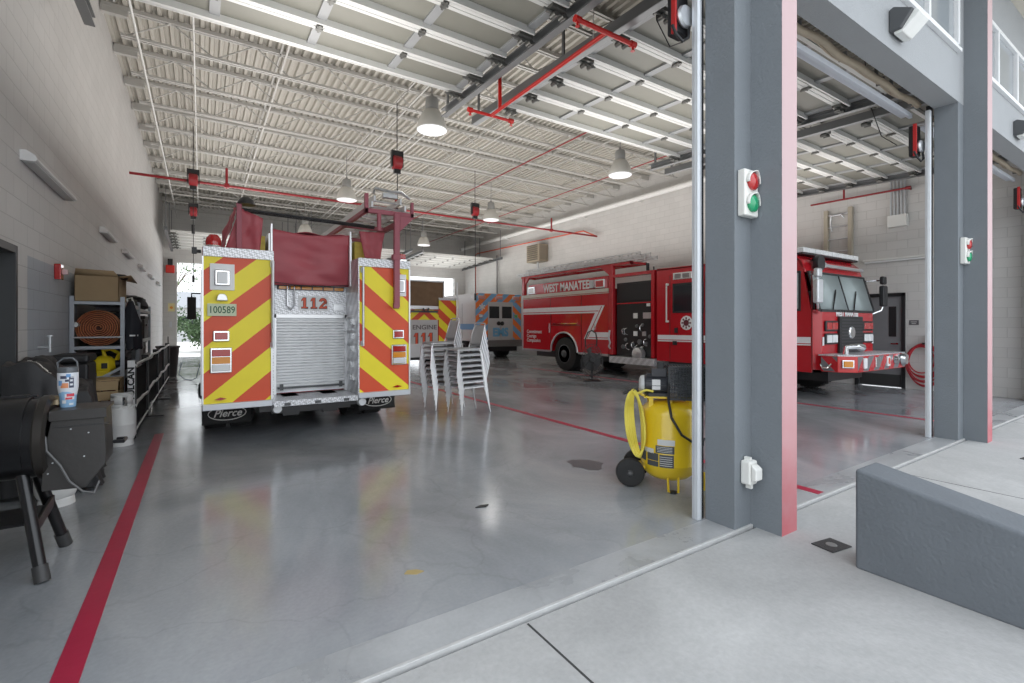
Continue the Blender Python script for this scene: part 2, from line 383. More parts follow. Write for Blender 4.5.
# piers with a pilaster each
def pier(name, xc, w=0.6):
    o = struct(name, MB().box(xc-w/2, xc+w/2, 1.971, 2.21, -0.02, 6.9), STUC, bevel=0.006)
    p = MB(); p.box(xc-0.1, xc+0.1, 1.75, 1.97, -0.02, 7.5, 0)
    p.add([(xc-0.1, 1.7485, -0.012), (xc+0.1, 1.7485, -0.012), (xc+0.1, 1.7485, 7.5), (xc-0.1, 1.7485, 7.5)], [(0, 1, 2, 3)], 1)
    obj('pilaster', p, [STUC, PINK], o)
pier('wall_pier', 3.46); pier('wall_pier', 8.26); pier('wall_pier', -1.45, 0.9); pier('wall_pier', 13.5, 0.7)
b = MB(); b.box(13.85, 17.0, 1.97, 2.21, -0.02, 4.25); struct('wall_front_right', b, STUC)
# eave
b = MB(); b.box(-4, 18, 0.55, 2.3, 6.42, 6.55); b.box(-4, 18, 0.45, 0.6, 6.38, 6.75)
struct('roof_eave', b, mat('beige_soffit', (0.62, 0.58, 0.50), 0.7))
b = MB(); b.box(XL-0.3, XR+0.3, 2.0, YB+0.3, 7.0, 7.15); struct('roof', b, DECK)
# upper windows
WFR = mat('white_window_frame', (0.78, 0.79, 0.80), 0.4)
WGL = mat('grey_reflective_pane', (0.30, 0.33, 0.35), 0.06, spec=0.9, var=0.02)
for i, (a, c_) in enumerate([(-0.95, 3.12), (3.80, 7.93), (8.6, 12.8), (14.4, 16.4)]):
    z0, z1 = 4.88, 5.74
    f = MB(); y0, y1 = 1.945, 2.03
    f.box(a, c_, y0, y1, z0, z0+0.06); f.box(a, c_, y0, y1, z1-0.06, z1); f.box(a, a+0.06, y0, y1, z0, z1); f.box(c_-0.06, c_, y0, y1, z0, z1)
    n = max(2, int(round((c_-a)/1.0)))
    for k in range(1, n): x = a+(c_-a)*k/n; f.box(x-0.03, x+0.03, y0, y1, z0+0.05, z1-0.05)
    w = struct('window_%d' % (i+1), f, WFR, bevel=0.004)
    obj('pane', MB().box(a+0.05, c_-0.05, 1.99, 2.0, z0+0.05, z1-0.05), WGL, w)
    bl = MB()
    obj('sill', MB().box(a-0.03, c_+0.0, 1.925, 1.99, z0-0.035, z0+0.005), WFR, w)

# roof deck: trapezoid ribs running front to back
b = MB(); x = XL; pts = []
while x < XR:
    pts += [(x, 6.80), (x+0.055, 6.80), (x+0.075, 6.865), (x+0.135, 6.865)]; x += 0.155
vs = []; 
for y in (2.21, YB): vs += [(p[0], y, p[1]) for p in pts]
n = len(pts); b.add(vs, [(i, i+1, n+i+1, n+i) for i in range(n-1)])
ceil = struct('ceiling', b, DECK, smooth=False)
# bar joists
def joist():
    j = MB(); zt, zb = 6.77, 6.30; L0, L1 = XL+0.02, XR-0.02
    for dy in (-0.035, 0.035):
        j.box(L0, L1, dy-0.022, dy+0.022, zt-0.045, zt+0.02)
        j.box(L0+0.25, L1-0.25, dy-0.02, dy+0.02, zb-0.0, zb+0.04)
    w = 0.62; n = int((L1-L0-0.6)/w); s = (L1-L0-0.6)/n
    for k in range(n):
        x0 = L0+0.3+k*s
        a, c_ = (zb+0.02, zt-0.02) if k % 2 == 0 else (zt-0.02, zb+0.02)
        j.cyl((x0, 0, a), (x0+s, 0, c_), 0.013, seg=6)
    j.box(L0, L0+0.35, -0.05, 0.05, zt-0.14, zt-0.04); j.box(L1-0.35, L1, -0.05, 0.05, zt-0.14, zt-0.04)
    return j.mesh('ceiling_joist', [JST], False)
JM = joist()
for k in range(-5, 11):
    o = bpy.data.objects.new('ceiling_joist', JM); C.objects.link(o); o.parent = ceil; o.location = (0, 10.31+1.43*k+0.0, 0)
br = MB()
for x in (1.3, 3.9, 6.5, 9.1, 11.6):
    for z in (6.34, 6.74): br.beam((x, 2.3, z), (x, YB, z), 0.03, 0.03)
obj('bridging', br, JST, ceil)
# conduits and pipes on the ceiling
def run(name, pts, r, m, label, cat, group=None):
    return tag(obj(name, MB().tube(pts, r, 8), m), label, cat, group)
CON = mat('painted_conduit', (0.60, 0.60, 0.58), 0.45)
run('conduit', [(-0.88, 3, 6.2), (-0.88, 25.8, 6.2)], 0.018, CON, 'thin pale conduit under the ceiling nearest the left wall', 'conduit')
run('conduit', [(-0.1, 3, 6.22), (-0.1, 25.8, 6.22)], 0.014, CON, 'thin pale conduit under the ceiling joists left of the hanging reels', 'conduit')
run('conduit', [(4.5, 6.5, 6.24), (4.5, 25.8, 6.24)], 0.016, CON, 'pale conduit under the joists above the chevron fire engine ladder rack', 'conduit')
run('conduit', [(4.72, 6.5, 6.24), (4.72, 25.8, 6.24)], 0.016, CON, 'pale conduit beside its twin under the joists over the middle bay', 'conduit')
b = MB(); b.tube([(13.22, 9.0, 6.02), (13.22, 25.9, 6.02)], 0.10, 16)
for y in (12, 15, 18, 21, 24): b.box(13.2, 13.46, y-0.02, y+0.02, 5.9, 5.93)
tag(obj('wall_pipe', b, mat('white_pipe_paint', (0.75, 0.75, 0.73), 0.4)), 'thick white pipe along the top of the right wall', 'pipe')
# red sprinkler pipes
b = MB(); b.tube([(XL, 14.2, 5.0), (13.3, 14.2, 5.0)], 0.032, 10)
for x in (0.55, 5.0, 8.3, 11.0):
    b.tube([(x, 14.2, 5.0), (x, 14.2, 5.45)], 0.03, 8); b.box(x-0.05, x+0.05, 14.15, 14.25, 4.95, 5.05)
    b.cyl((x, 14.2, 4.93), (x, 14.2, 4.99), 0.012)
tag(obj('sprinkler_pipe', b, SPR), 'long red sprinkler pipe crossing the hall above the fire engines', 'pipe')
run('sprinkler_pipe', [(8.0, 6.0, 6.22), (8.0, 25.8, 6.22)], 0.018, SPR, 'dark red pipe running back under the joists over the middle bay', 'pipe')
run('sprinkler_pipe', [(11.0, 6.5, 6.22), (11.0, 25.8, 6.22)], 0.018, SPR, 'dark red pipe running back under the joists over the right bay', 'pipe')
run('sprinkler_pipe', [(13.3, 14.2, 5.0), (13.3, 15.0, 5.35), (13.3, 24.0, 5.55), (13.3, 24.3, 5.5), (13.3, 24.3, 0.3)], 0.03, mat('orange_red_pipe', (0.62, 0.08, 0.03), 0.4), 'orange red pipe down the far end of the right wall', 'pipe')
b = MB(); z = 4.55
b.tube([(3.6, 3.7, z), (3.6, 6.1, z)], 0.026, 10); b.tube([(3.2, 3.7, z), (4.0, 3.7, z)], 0.026, 10); b.tube([(3.25, 6.1, z), (3.95, 6.1, z)], 0.022, 10)
b.tube([(3.6, 5.85, z), (3.6, 5.85, 6.3)], 0.026, 10)
for p in ((3.2, 3.7), (4.0, 3.7), (3.25, 6.1), (3.95, 6.1)):
    b.cyl((p[0]-0.035, p[1], z), (p[0]+0.035, p[1], z), 0.036, seg=10); b.cyl((p[0], p[1], z), (p[0], p[1], z-0.07), 0.012, seg=8); b.cyl((p[0], p[1], z-0.07), (p[0], p[1], z-0.075), 0.025, seg=8)
for y in (3.9, 5.9): b.tube([(3.6, y, z), (3.6, y, 6.3)], 0.006, 6, 1)
tag(obj('sprinkler_pipe', b, [mat('bright_red_pipe', (0.62, 0.02, 0.015), 0.35), CON]), 'bright red sprinkler pipe with cross arms between the two open overhead doors', 'pipe')
b = MB(); b.tube([(13.25, 6.16, 4.55), (13.25, 4.1, 4.52)], 0.022, 10); b.tube([(13.25, 5.4, 4.53), (13.25, 5.4, 4.85)], 0.022, 10); b.cyl((13.25, 4.08, 4.52), (13.25, 4.18, 4.52), 0.035)
b.tube([(13.25, 4.14, 4.52), (13.44, 4.14, 4.52)], 0.02, 8)
tag(obj('sprinkler_pipe', b, SPR), 'red pipe on the right wall above the grey side door', 'pipe')

# ------------------------------------------------------------------ overhead doors (open, lying under the ceiling)
DPAN = mat('door_panel_skin', (0.215, 0.21, 0.18), 0.5, var=0.06)
DRAIL = mat('door_rail_enamel', (0.62, 0.62, 0.60), 0.35, var=0.05)
DSTI = mat('door_stile_enamel', (0.30, 0.305, 0.31), 0.4)
def make_door(label, loc, w=4.1, slope=0.042):
    t = thing('overhead_door', label, 'garage door', loc, 0, 'raised overhead doors')
    for k in range(6):
        y1 = -0.6*k; y0 = y1-0.595; zf = lambda y: slope*y
        p = MB(); z0 = slope*y0; z1 = slope*y1
        P = lambda xa, xb, ya, yb, dz0, dz1, m: p.add(
            [(xa,ya,slope*ya+dz0),(xb,ya,slope*ya+dz0),(xb,yb,slope*yb+dz0),(xa,yb,slope*yb+dz0),(xa,ya,slope*ya+dz1),(xb,ya,slope*ya+dz1),(xb,yb,slope*yb+dz1),(xa,yb,slope*yb+dz1)],
            [(0,3,2,1),(4,5,6,7),(0,1,5,4),(1,2,6,5),(2,3,7,6),(3,0,4,7)], m)
        P(-w/2, w/2, y0, y1, 0.03, 0.05, 0)
        P(-w/2, w/2, y0+0.002, y0+0.055, -0.02, 0.03, 1); P(-w/2, w/2, y1-0.055, y1-0.002, -0.02, 0.03, 1)
        P(-w/2, w/2, y1-0.12, y1-0.095, -0.045, 0.03, 1)
        if k == 0: P(-w/2, w/2, y1-0.02, y1+0.02, -0.02, 0.07, 1)
        for j in range(5):
            x = -w/2+0.06+(w-0.12)*j/4; P(x-0.05, x+0.05, y0+0.05, y1-0.12, 0.005, 0.03, 2)
        obj('door_panel', p, [DPAN, DRAIL, DSTI], t)
    hm = MB(); hm.box(-0.03, 0.03, -0.05, 0.05, -0.045, -0.02); hm.cyl((-0.04, 0, -0.04), (0.04, 0, -0.04), 0.012, seg=8); hm.box(-0.012, 0.012, -0.07, 0.07, -0.05, -0.03)
    hm = hm.mesh('hinge', [mat('hinge_zinc', (0.16, 0.16, 0.15), 0.4, 0.6)])
    rm = MB(); rm.box(-0.09, 0.09, -0.06, 0.06, -0.06, -0.02); rm.cyl((-0.16, 0, -0.07), (0.16, 0, -0.07), 0.014, seg=8); rm.cyl((-0.02, -0.03, -0.09), (-0.02, 0.05, -0.09), 0.03, seg=10); rm.cyl((0.09, -0.03, -0.08), (0.09, 0.05, -0.08), 0.03, seg=10)
    rm = rm.mesh('roller_bracket', [mat('hinge_zinc', (0.16, 0.16, 0.15), 0.4, 0.6)])
    for k in range(0, 6):
        y = -0.6*k - (0.04 if k == 0 else 0)
        for j in range(5):
            x = -w/2+0.08+(w-0.16)*j/4; e = j in (0, 4)
            if k == 0 and not e: continue
            o = bpy.data.objects.new('roller_bracket' if e else 'hinge', rm if e else hm); C.objects.link(o); o.parent = t; o.location = (x, y, slope*y)
    return t
TRK = mat('dark_track_steel', (0.20, 0.205, 0.21), 0.4, 0.5)
def add_tracks(t, w=4.1, front=True, slope=0.042):
    L = 3.85
    for s in (-1, 1):
        q = MB(); x = s*(w/2+0.11)
        def seg_(a, c_, ww, hh, m=0): q.beam(a, c_, ww, hh, m)
        seg_((x, 0.75, 0.031+0.02), (x, -L, -L*slope+0.02), 0.09, 0.02); seg_((x+0.045*s, 0.75, 0.03-0.03), (x+0.045*s, -L, -L*slope-0.03), 0.012, 0.12)
        seg_((x, 0.75, 0.03-0.085), (x, -L, -L*slope-0.085), 0.09, 0.015)
        for y in (0.6, -1.6, -3.4): q.box(x-0.012, x+0.012, y-0.02, y+0.02, slope*y+0.03, 6.3-4.84)
        obj('horizontal_track', q, TRK, t)
# front doors at Y=6.31, z=4.84
FD = [('white sectional overhead door raised over the nearest bay, left of the red cross arm pipe', 1.12), ('white sectional overhead door raised over the middle bay, behind the first pillar', 6.0), ('white sectional overhead door raised over the red truck at the right', 10.85)]
D0 = make_door(FD[0][0], (FD[0][1], 6.31, 4.86)); add_tracks(D0)
for lab, x in FD[1:]: dup(D0, (x, 6.31, 4.86), 0, lab)
# rear doors: same door turned round
for lab, x in [('raised rear overhead door at the far end of the left bay', 1.1), ('raised rear overhead door at the far end of the middle bay', 6.0), ('raised rear overhead door at the far end of the right bay, beyond the ambulance', 10.9)]:
    dup(D0, (x, 21.78, 4.92), PI, lab)
# vertical tracks, shafts and operators at the front openings
SHF = mat('tan_insulated_shaft', (0.46, 0.38, 0.28), 0.6, var=0.15, scale=12)
SLV = mat('pale_galvanised_track', (0.66, 0.69, 0.72), 0.35, 0.35, var=0.08, scale=9)
OPB = mat('operator_black_casing', (0.015, 0.015, 0.017), 0.4)
for i, (xa, xb) in enumerate([(-1.0, 3.16), (3.76, 7.96), (8.56, 13.15)]):
    lb = ['first', 'second', 'third'][i]
    for s, x in ((1, xa), (-1, xb)):
        v = MB(); cx = x+s*(0.045 if i == 0 else 0.08)
        v.box(cx-0.03, cx+0.03, 2.22, 2.27, 0.0, 4.22, 0); v.cyl((cx, 2.245, 0), (cx, 2.245, 4.2), 0.033, seg=10, m=0)
        v.box(min(x, x+s*0.04), max(x, x+s*0.04), 2.22, 2.28, 0, 4.3, 1)
        pass
        side = 'left' if s == 1 else 'right'
        where = {(0, 1): 'on the left jamb of the nearest bay', (0, -1): 'beside the first grey pillar, behind the yellow compressor', (1, 1): 'hidden behind the first pillar on the middle bay', (1, -1): 'beside the second grey pillar, in front of the red hose coil', (2, 1): 'behind the second pillar on the right bay', (2, -1): 'at the right edge of the photo against the white block wall'}[(i, s)]
        tag(obj('vertical_track', v, [SLV, BLKM], bevel=0.004), 'silver vertical door track '+where, 'door track')
    h = MB(); n = 24
    pts = [(xa+0.05+(xb-xa-0.1)*k/n, 2.36+0.012*math.sin(k*1.3), 4.33+0.012*math.sin(k*0.9)) for k in range(n+1)]
    h.tube(pts, 0.035, 10, 0); h.tube([(p[0], p[1]+0.06, p[2]+0.03) for p in pts], 0.02, 8, 0)
    for k in range(5): xx = xa+0.15+(xb-xa-0.3)*k/4; h.box(xx-0.01, xx+0.01, 2.36, 2.44, 4.33, 4.42, 1)
    tag(obj('torsion_shaft', h, [SHF, TRK]), 'tan wrapped shaft along the top of the %s door opening' % lb, 'shaft')
    tp = MB(); tp.box(xa+0.0, xb-0.0, 2.43, 2.47, 4.21, 4.27); tp.box(xa, xb, 2.47, 2.56, 4.25, 4.27)
    tag(obj('door_top_rail', tp, mat('pale_blue_enamel', (0.60, 0.64, 0.70), 0.35), bevel=0.004), 'pale rail under the tan shaft of the %s door opening' % lb, 'rail')
    o = thing('door_operator', ['black and red door operator beside the first pillar top', 'black and red door operator inside the top of the second pillar', 'black and red door operator at the right edge under the third lintel'][i], 'door motor', (xb-0.09, 2.38, 3.66), 0, 'door operators')
    obj('motor_casing', MB().box(-0.07, 0.07, -0.04, 0.05, 0.0, 0.40), OPB, o, bevel=0.015)
    obj('side_plate', MB().box(-0.09, -0.07, -0.045, -0.005, -0.01, 0.41), mat('operator_red', (0.45, 0.02, 0.02), 0.4), o, bevel=0.004)
    wl = MB(); wl.lathe([(0.0, 0), (0.075, 0), (0.085, 0.02), (0.075, 0.04), (0, 0.04)], (0.0, -0.085, 0.12), 'Y', 20)
    obj('chain_wheel', wl, GALV, o)
    wl = MB(); wl.tube([(0.04, -0.07, 0.05), (0.0, -0.09, -0.05), (-0.05, -0.08, -0.09), (-0.09, -0.05, -0.03), (-0.09, -0.02, 0.05)], 0.012, 8)
    obj('cable', wl, BLK, o)
# hanging cable below the second door
run('hanging_cable', [(3.95, 3.4, 6.3), (3.97, 3.38, 5.2), (3.98, 3.35, 4.62), (4.0, 3.2, 4.28), (3.9, 2.95, 4.18), (3.6, 2.7, 4.2), (3.3, 2.55, 4.3), (3.1, 2.5, 4.15)], 0.006, BLK, 'thin black cable sagging beside the first pillar under the ceiling', 'cable')
run('hanging_cable', [(8.75, 3.3, 5.9), (8.72, 3.2, 4.9), (8.3, 2.9, 4.2), (7.95, 2.6, 3.9)], 0.006, BLK, 'thin black cable sagging to the operator at the second pillar', 'cable')

# ------------------------------------------------------------------ facade fittings
GRF = mat('grey_fixture_casting', (0.10, 0.105, 0.11), 0.4, 0.3)
for i, (x, z, lab) in enumerate([(5.98, 4.45, 'grey wall light with a frosted glass face on the lintel over the middle bay'), (10.7, 4.43, 'dark wall light at the right edge on the lintel past the second pillar')]):
    t = thing('wall_light', lab, 'wall light', (x, 1.97, z), 0, 'wall lights')
    h = MB(); h.prism([(0, 0.17), (-0.04, 0.19), (-0.20, 0.10), (-0.10, -0.05), (0, -0.05)], 'X', -0.17, 0.17)
    obj('housing', h, GRF, t, bevel=0.012)
    g = MB(); g.prism([(-0.10, -0.075), (-0.245, 0.06), (-0.215, 0.10), (-0.03, 0.10), (-0.03, -0.075)], 'X', -0.13, 0.13)
    g2 = obj('glass_face', g, mat('frosted_glass', (0.82, 0.83, 0.80), 0.35, coat=0.4), t, bevel=0.01)
# fixings on the soffit
TLW = mat('ivory_signal_housing', (0.78, 0.78, 0.74), 0.4)
for i, (x, lab) in enumerate([(3.27, 'small red and green signal light on the first grey pillar'), (8.09, 'small red and green signal light on the second grey pillar, by the right bay')]):
    t = thing('signal_light', lab, 'traffic light', (x, 1.97, 2.22), 0, 'door signal lights')
    sc_ = 1.0
    obj('housing', MB().box(-0.085, 0.085, -0.06, 0.0, 0.0, 0.33), TLW, t, bevel=0.012)
    for k, (z, m) in enumerate(((0.245, REDL), (0.09, mat('green_lens', (0.0, 0.30, 0.12), 0.15, coat=0.7)))):
        l = MB(); l.lathe([(0.062, 0), (0.062, -0.015), (0.045, -0.03), (0.0, -0.036)], (0.0, -0.06, z), 'Y', 20)
        obj('red_lens' if k == 0 else 'green_lens', l, m, t)
        hd = MB(); a = [(0.068*math.cos(R(d)), 0.068*math.sin(R(d))) for d in range(-10, 191, 10)]
        vs = []; n = len(a)
        for (u, v) in a: vs += [(u, -0.06, z+v), (u*0.98, -0.105+0.02*abs(u)/0.068, z+v*0.98)]
        hd.add(vs, [(2*q, 2*q+1, 2*q+3, 2*q+2) for q in range(n-1)])
        obj('visor', hd, TLW, t, solid=0.006)
t = thing('outdoor_outlet_box', 'ivory weatherproof outlet box low on the first pillar', 'outlet box', (3.27, 1.97, 0.32))
obj('cover', MB().box(-0.05, 0.05, -0.075, 0, 0.0, 0.17), TLW, t, bevel=0.015)
obj('hood', MB().prism([(-0.075, 0.03), (-0.115, 0.04), (-0.115, 0.12), (-0.075, 0.15)], 'X', -0.042, 0.042), TLW, t, bevel=0.01)
obj('hinge_tab', MB().box(-0.015, 0.015, -0.05, -0.01, 0.165, 0.19).box(-0.012, 0.012, -0.06, -0.02, -0.03, 0.0), TLW, t)
# drain covers on the apron
DRM = mat('cast_iron_cover', (0.045, 0.045, 0.045), 0.6, var=0.2, scale=30, bump=0.3)
for (x, y, s, r, lab, w_) in [(3.50, 1.50, 0.14, 0.15, 'dark square cover plate set in the concrete beside the first pillar', 0.115), (7.7, 1.30, 0.3, 0.1, 'dark narrow plate on the concrete in front of the second pillar', 0.05)]:
    t = thing('drain_cover', lab, 'drain cover', (x, y, -0.012), -r)
    obj('plate', MB().box(-s/1.4, s/1.4, -w_/1.6, w_/1.6, 0, 0.008), DRM, t, bevel=0.003)
    obj('pull_hole', MB().lathe([(0.0, 0.012), (0.03, 0.0115), (0.035, 0.006)], (0, 0, 0), 'Z', 16), mat('worn_iron', (0.22, 0.22, 0.21), 0.5), t)
# low sloping wall between the drives
b = MB(); v = [(3.305, 1.29), (3.36, 1.36), (3.50, 1.37), (3.60, 1.29)]
n = 12; L = 5.5
sec = []
for k in range(n+1):
    y = 1.29-L*k/n; z = 0.585-0.19*(1.29-y); z = max(z, 0.03)
    sec.append((y, z))
poly = [(1.29, -0.02)]+[(1.29, 0.585)]+[(s[0], s[1]) for s in sec[1:]]+[(sec[-1][0], -0.02)]
b.prism(poly, 'X', 3.305, 3.60)
tag(obj('low_wall', b, mat('dark_grey_stucco', (0.135, 0.15, 0.165), 0.8, var=0.12, scale=5, bump=0.3, bscale=50), bevel=0.02, seg=3), 'low grey stucco wall sloping down beside the drive, right foreground', 'low wall')

# ------------------------------------------------------------------ high bay lamps
LB = mat('lamp_bell_acrylic', (0.52, 0.51, 0.47), 0.3, coat=0.4); LN = mat('lamp_ballast_grey', (0.30, 0.30, 0.29), 0.45, 0.3)
LE = mat('lamp_diffuser', (0.9, 0.92, 0.95), 0.4, emit=0.22)
def highbay(label, loc):
    t = thing('high_bay_lamp', label, 'ceiling lamp', loc, 0, 'high bay lamps')
    obj('bell', MB().lathe([(0.275, 0.0), (0.28, 0.02), (0.255, 0.12), (0.20, 0.26), (0.15, 0.34), (0.12, 0.36)], seg=32), LB, t)
    obj('ballast', MB().lathe([(0.11, 0.34), (0.12, 0.36), (0.12, 0.55), (0.105, 0.58), (0.04, 0.60), (0.02, 0.66), (0.0, 0.66)], seg=24), LN, t)
    obj('diffuser', MB().lathe([(0.0, 0.015), (0.255, 0.015), (0.27, 0.0), (0.255, -0.012), (0.0, -0.012)], seg=32), LE, t)
    obj('hanger', MB().cyl((0, 0, 0.65), (0, 0, 1.3), 0.012, seg=8), LN, t)
    return t
HB = [(3.53, 8.1, 'high bay lamp hanging over the nearest bay beside the sprinkler pipe'), (3.47, 13.95, 'high bay lamp hanging over the rear of the chevron fire engine'), (8.22, 13.93, 'high bay lamp left of the wooden heater box over the middle bay'),
      (8.3, 19.95, 'farthest high bay lamp, small above the engine with the brown cover'), (8.33, 8.1, 'high bay lamp near the right bay door, nearest the first pillar'), (3.4, 20.0, 'high bay lamp at the far end behind the fire engine')]
h0 = highbay(HB[0][2], (HB[0][0], HB[0][1], 5.0))
for x, y, lab in HB[1:]: dup(h0, (x, y, 5.0), 0, lab)
# hanging cable reels
def reel(label, loc, drop):
    t = thing('cable_reel', label, 'cable reel', loc, 0, 'hanging cable reels')
    r = MB(); r.lathe([(0.0, -0.10), (0.10, -0.10), (0.15, -0.08), (0.15, 0.08), (0.10, 0.10), (0, 0.10)], (0, 0, 0), 'X', 24)
    obj('drum', r, SPR, t)
    r = MB(); r.box(-0.12, 0.12, -0.03, 0.03, 0.12, 0.26); r.box(-0.13, -0.11, -0.05, 0.05, -0.1, 0.26); r.box(0.11, 0.13, -0.05, 0.05, -0.1, 0.26); r.cyl((0, 0, 0.25), (0, 0, 1.32), 0.01, seg=6); r.box(-0.07, 0.07, -0.04, 0.04, -0.24, -0.13)
    obj('bracket', r, BLKM, t)
    obj('cable', MB().tube([(0, -0.02, -0.15), (0, -0.02, -drop)], 0.01, 6).cyl((0, -0.02, -drop-0.22), (0, -0.02, -drop), 0.035, seg=8), BLK, t)
    return t
reel('red cable reel hanging under the ceiling above the left edge of the fire engine', (-0.16, 14.07, 5.0), 1.1)
reel('second red cable reel hanging farther back at the left, below the red pipe', (-0.2, 18.0, 5.0), 2.0)
reel('red cable reel hanging above the ladder rack of the fire engine', (3.6, 10.15, 5.0), 1.0)
reel('red cable reel on the red pipe over the middle bay, left of a bell lamp', (7.28, 13.34, 5.05), 2.6)
# ------------------------------------------------------------------ left wall fittings
FX = mat('grey_linear_fixture', (0.62, 0.63, 0.62), 0.4)
lw = [(7.05, 1.75), (10.9, 1.2), (13.6, 1.2), (16.6, 1.2), (19.6, 1.2), (22.6, 1.2)]
nm = ['nearest grey linear wall light high on the left wall', 'second grey linear wall light on the left wall from the front', 'third linear wall light on the left wall, above the cardboard box flap', 'fourth linear wall light along the left wall', 'fifth linear wall light along the left wall', 'farthest linear wall light on the left wall']
for (y, l), lab in zip(lw, nm):
    t = thing('linear_wall_light', lab, 'wall light', (XL, y, 2.98), 0, 'linear wall lights')
    obj('housing', MB().prism([(0, 0.085), (0.04, 0.09), (0.10, 0.05), (0.115, 0.02), (0.10, 0.0), (0, 0.0)], 'Y', -l/2, l/2), FX, t, bevel=0.008)
    obj('end_cap', MB().prism([(0, 0.09), (0.045, 0.095), (0.105, 0.053), (0.12, 0.02), (0.103, -0.004), (0, -0.004)], 'Y', -l/2-0.015, -l/2), mat('white_end_cap', (0.8, 0.8, 0.8), 0.4), t)
    obj('lens', MB().box(0.01, 0.095, -l/2+0.03, l/2-0.03, -0.008, 0.0), mat('wall_light_lens', (0.6, 0.62, 0.62), 0.3), t)
t = thing('fire_alarm', 'small red fire alarm on the left wall above the rack', 'fire alarm', (XL, 7.45, 2.06))
obj('housing', MB().box(0, 0.06, -0.07, 0.07, -0.09, 0.09), REDL, t, bevel=0.01)
obj('strobe', MB().box(0.06, 0.11, -0.035, 0.035, -0.03, 0.03), mat('strobe_lens', (0.75, 0.55, 0.55), 0.2), t, bevel=0.01)
# side door in left wall
DF = mat('dark_door_frame', (0.055, 0.058, 0.062), 0.45)
f = MB(); f.box(XL-0.25, XL+0.02, 5.97, 6.03, 0, 2.16); f.box(XL-0.25, XL+0.02, 5.07, 5.13, 0, 2.16); f.box(XL-0.25, XL+0.02, 5.1, 6.0, 2.09, 2.16)
d = struct('door_1', f, DF, bevel=0.004)
obj('leaf', MB().box(XL-0.16, XL-0.12, 5.13, 5.97, 0.01, 2.09), mat('olive_grey_door_leaf', (0.32, 0.33, 0.29), 0.35), d)
obj('inner_wall', MB().box(XL-0.4, XL-0.3, 4.8, 6.3, 0, 2.4), mat('dark_passage', (0.1, 0.1, 0.09), 0.8), d)
# side door in right wall
f = MB(); x0 = XR-0.03
for (ya, yb, za, zb) in ((4.24, 4.31, 0, 2.19), (5.17, 5.24, 0, 2.19), (4.24, 5.24, 2.11, 2.19)): f.box(x0, XR+0.2, ya, yb, za, zb)
d = struct('door_2', f, mat('black_door_frame', (0.02, 0.02, 0.022), 0.4), bevel=0.004)
lf = MB(); lf.box(XR+0.02, XR+0.07, 4.31, 5.17, 0.01, 2.11, 0)
obj('leaf', lf, mat('grey_door_leaf', (0.22, 0.225, 0.235), 0.35), d)
obj('window_light', MB().box(XR+0.01, XR+0.02, 4.42, 4.56, 1.18, 1.88), BLK, d)
obj('kick_plate', MB().box(XR+0.01, XR+0.02, 4.33, 5.15, 0.03, 0.30), mat('dark_kick_plate', (0.05, 0.05, 0.05), 0.4), d)
obj('door_handle', MB().box(XR-0.05, XR+0.02, 4.36, 4.40, 1.0, 1.04).box(XR-0.06, XR-0.045, 4.36, 4.5, 1.0, 1.03), CHR, d)
t = tag(obj('room_sign', MB().box(XR-0.012, XR, 4.0, 4.17, 1.45, 1.56), mat('grey_sign_plate', (0.12, 0.12, 0.13), 0.4)), 'small dark grey sign plate on the wall right of the grey door', 'sign')
t['label'] = 'small dark grey sign plate on the wall right of the grey door'
ln = MB()
for k, w_ in enumerate((0.11, 0.08)): ln.box(XR-0.0135, XR-0.012, 4.085-w_/2, 4.085+w_/2, 1.515-k*0.035, 1.525-k*0.035)
obj('sign_lines', ln, OFFW, t)
# red hose coil on wall
t = thing('hose_coil', 'coil of red hose hanging on the wall beside the grey door', 'hose', (XR-0.045, 3.86, 0.62))
h = MB()
for k in range(7):
    ry = 0.30+0.02*(k % 3)-0.012*k; rz = 0.47-0.03*k+0.02*(k % 2)
    h.tube([(-0.05-0.018*(k % 4), ry*math.cos(2*PI*i/36)+0.01*k, rz*math.sin(2*PI*i/36)-0.06+0.02*k) for i in range(36)], 0.014, 8, closed=True)
obj('loops', h, mat('red_air_hose', (0.42, 0.02, 0.03), 0.45), t)
obj('hook', MB().box(-0.14, 0.02, -0.03, 0.03, 0.40, 0.44).cyl((-0.04, -0.03, 0.44), (-0.04, -0.03, 0.62), 0.03), BLKM, t)
# wall ladder, conduit box, tube light on the right wall
TAN = mat('weathered_wood_ladder', (0.42, 0.38, 0.30), 0.6, var=0.15, scale=8)
t = thing('wall_ladder', 'tan wooden ladder standing upright on the right wall behind the red truck', 'ladder', (XR-0.1, 5.57, 1.9))
for s in (-1, 1): obj('rail', MB().box(-0.05, 0.05, s*0.27-0.045, s*0.27+0.045, 0, 2.45), TAN, t, bevel=0.006)
for k in range(8): obj('rung', MB().cyl((0, -0.25, 0.15+k*0.31), (0, 0.25, 0.15+k*0.31), 0.018, seg=8), GALV, t)
obj('bracket', MB().tube([(-0.06, -0.15, 2.2), (-0.1, -0.1, 2.28), (-0.1, 0.12, 2.28), (-0.06, 0.15, 2.1), (-0.06, 0.12, 1.9)], 0.02, 8), GALV, t)
t = thing('conduit_box', 'white electrical box with five conduits on the right wall above the tube light', 'electrical box', (XR-0.01, 4.36, 3.70))
obj('box', MB().box(-0.14, 0, -0.18, 0.18, 0, 0.27), OFFW, t, bevel=0.008)
for k in range(5): obj('conduit', MB().cyl((-0.07, -0.13+0.065*k, 0.27), (-0.07, -0.13+0.065*k, 2.9), 0.02, seg=8), GALV, t)
t = thing('tube_light', 'long white tube light on the right wall over the grey door', 'wall light', (XR, 4.3, 2.96))
obj('housing', MB().box(-0.10, 0, -0.75, 0.75, 0.0, 0.05), OFFW, t, bevel=0.01)
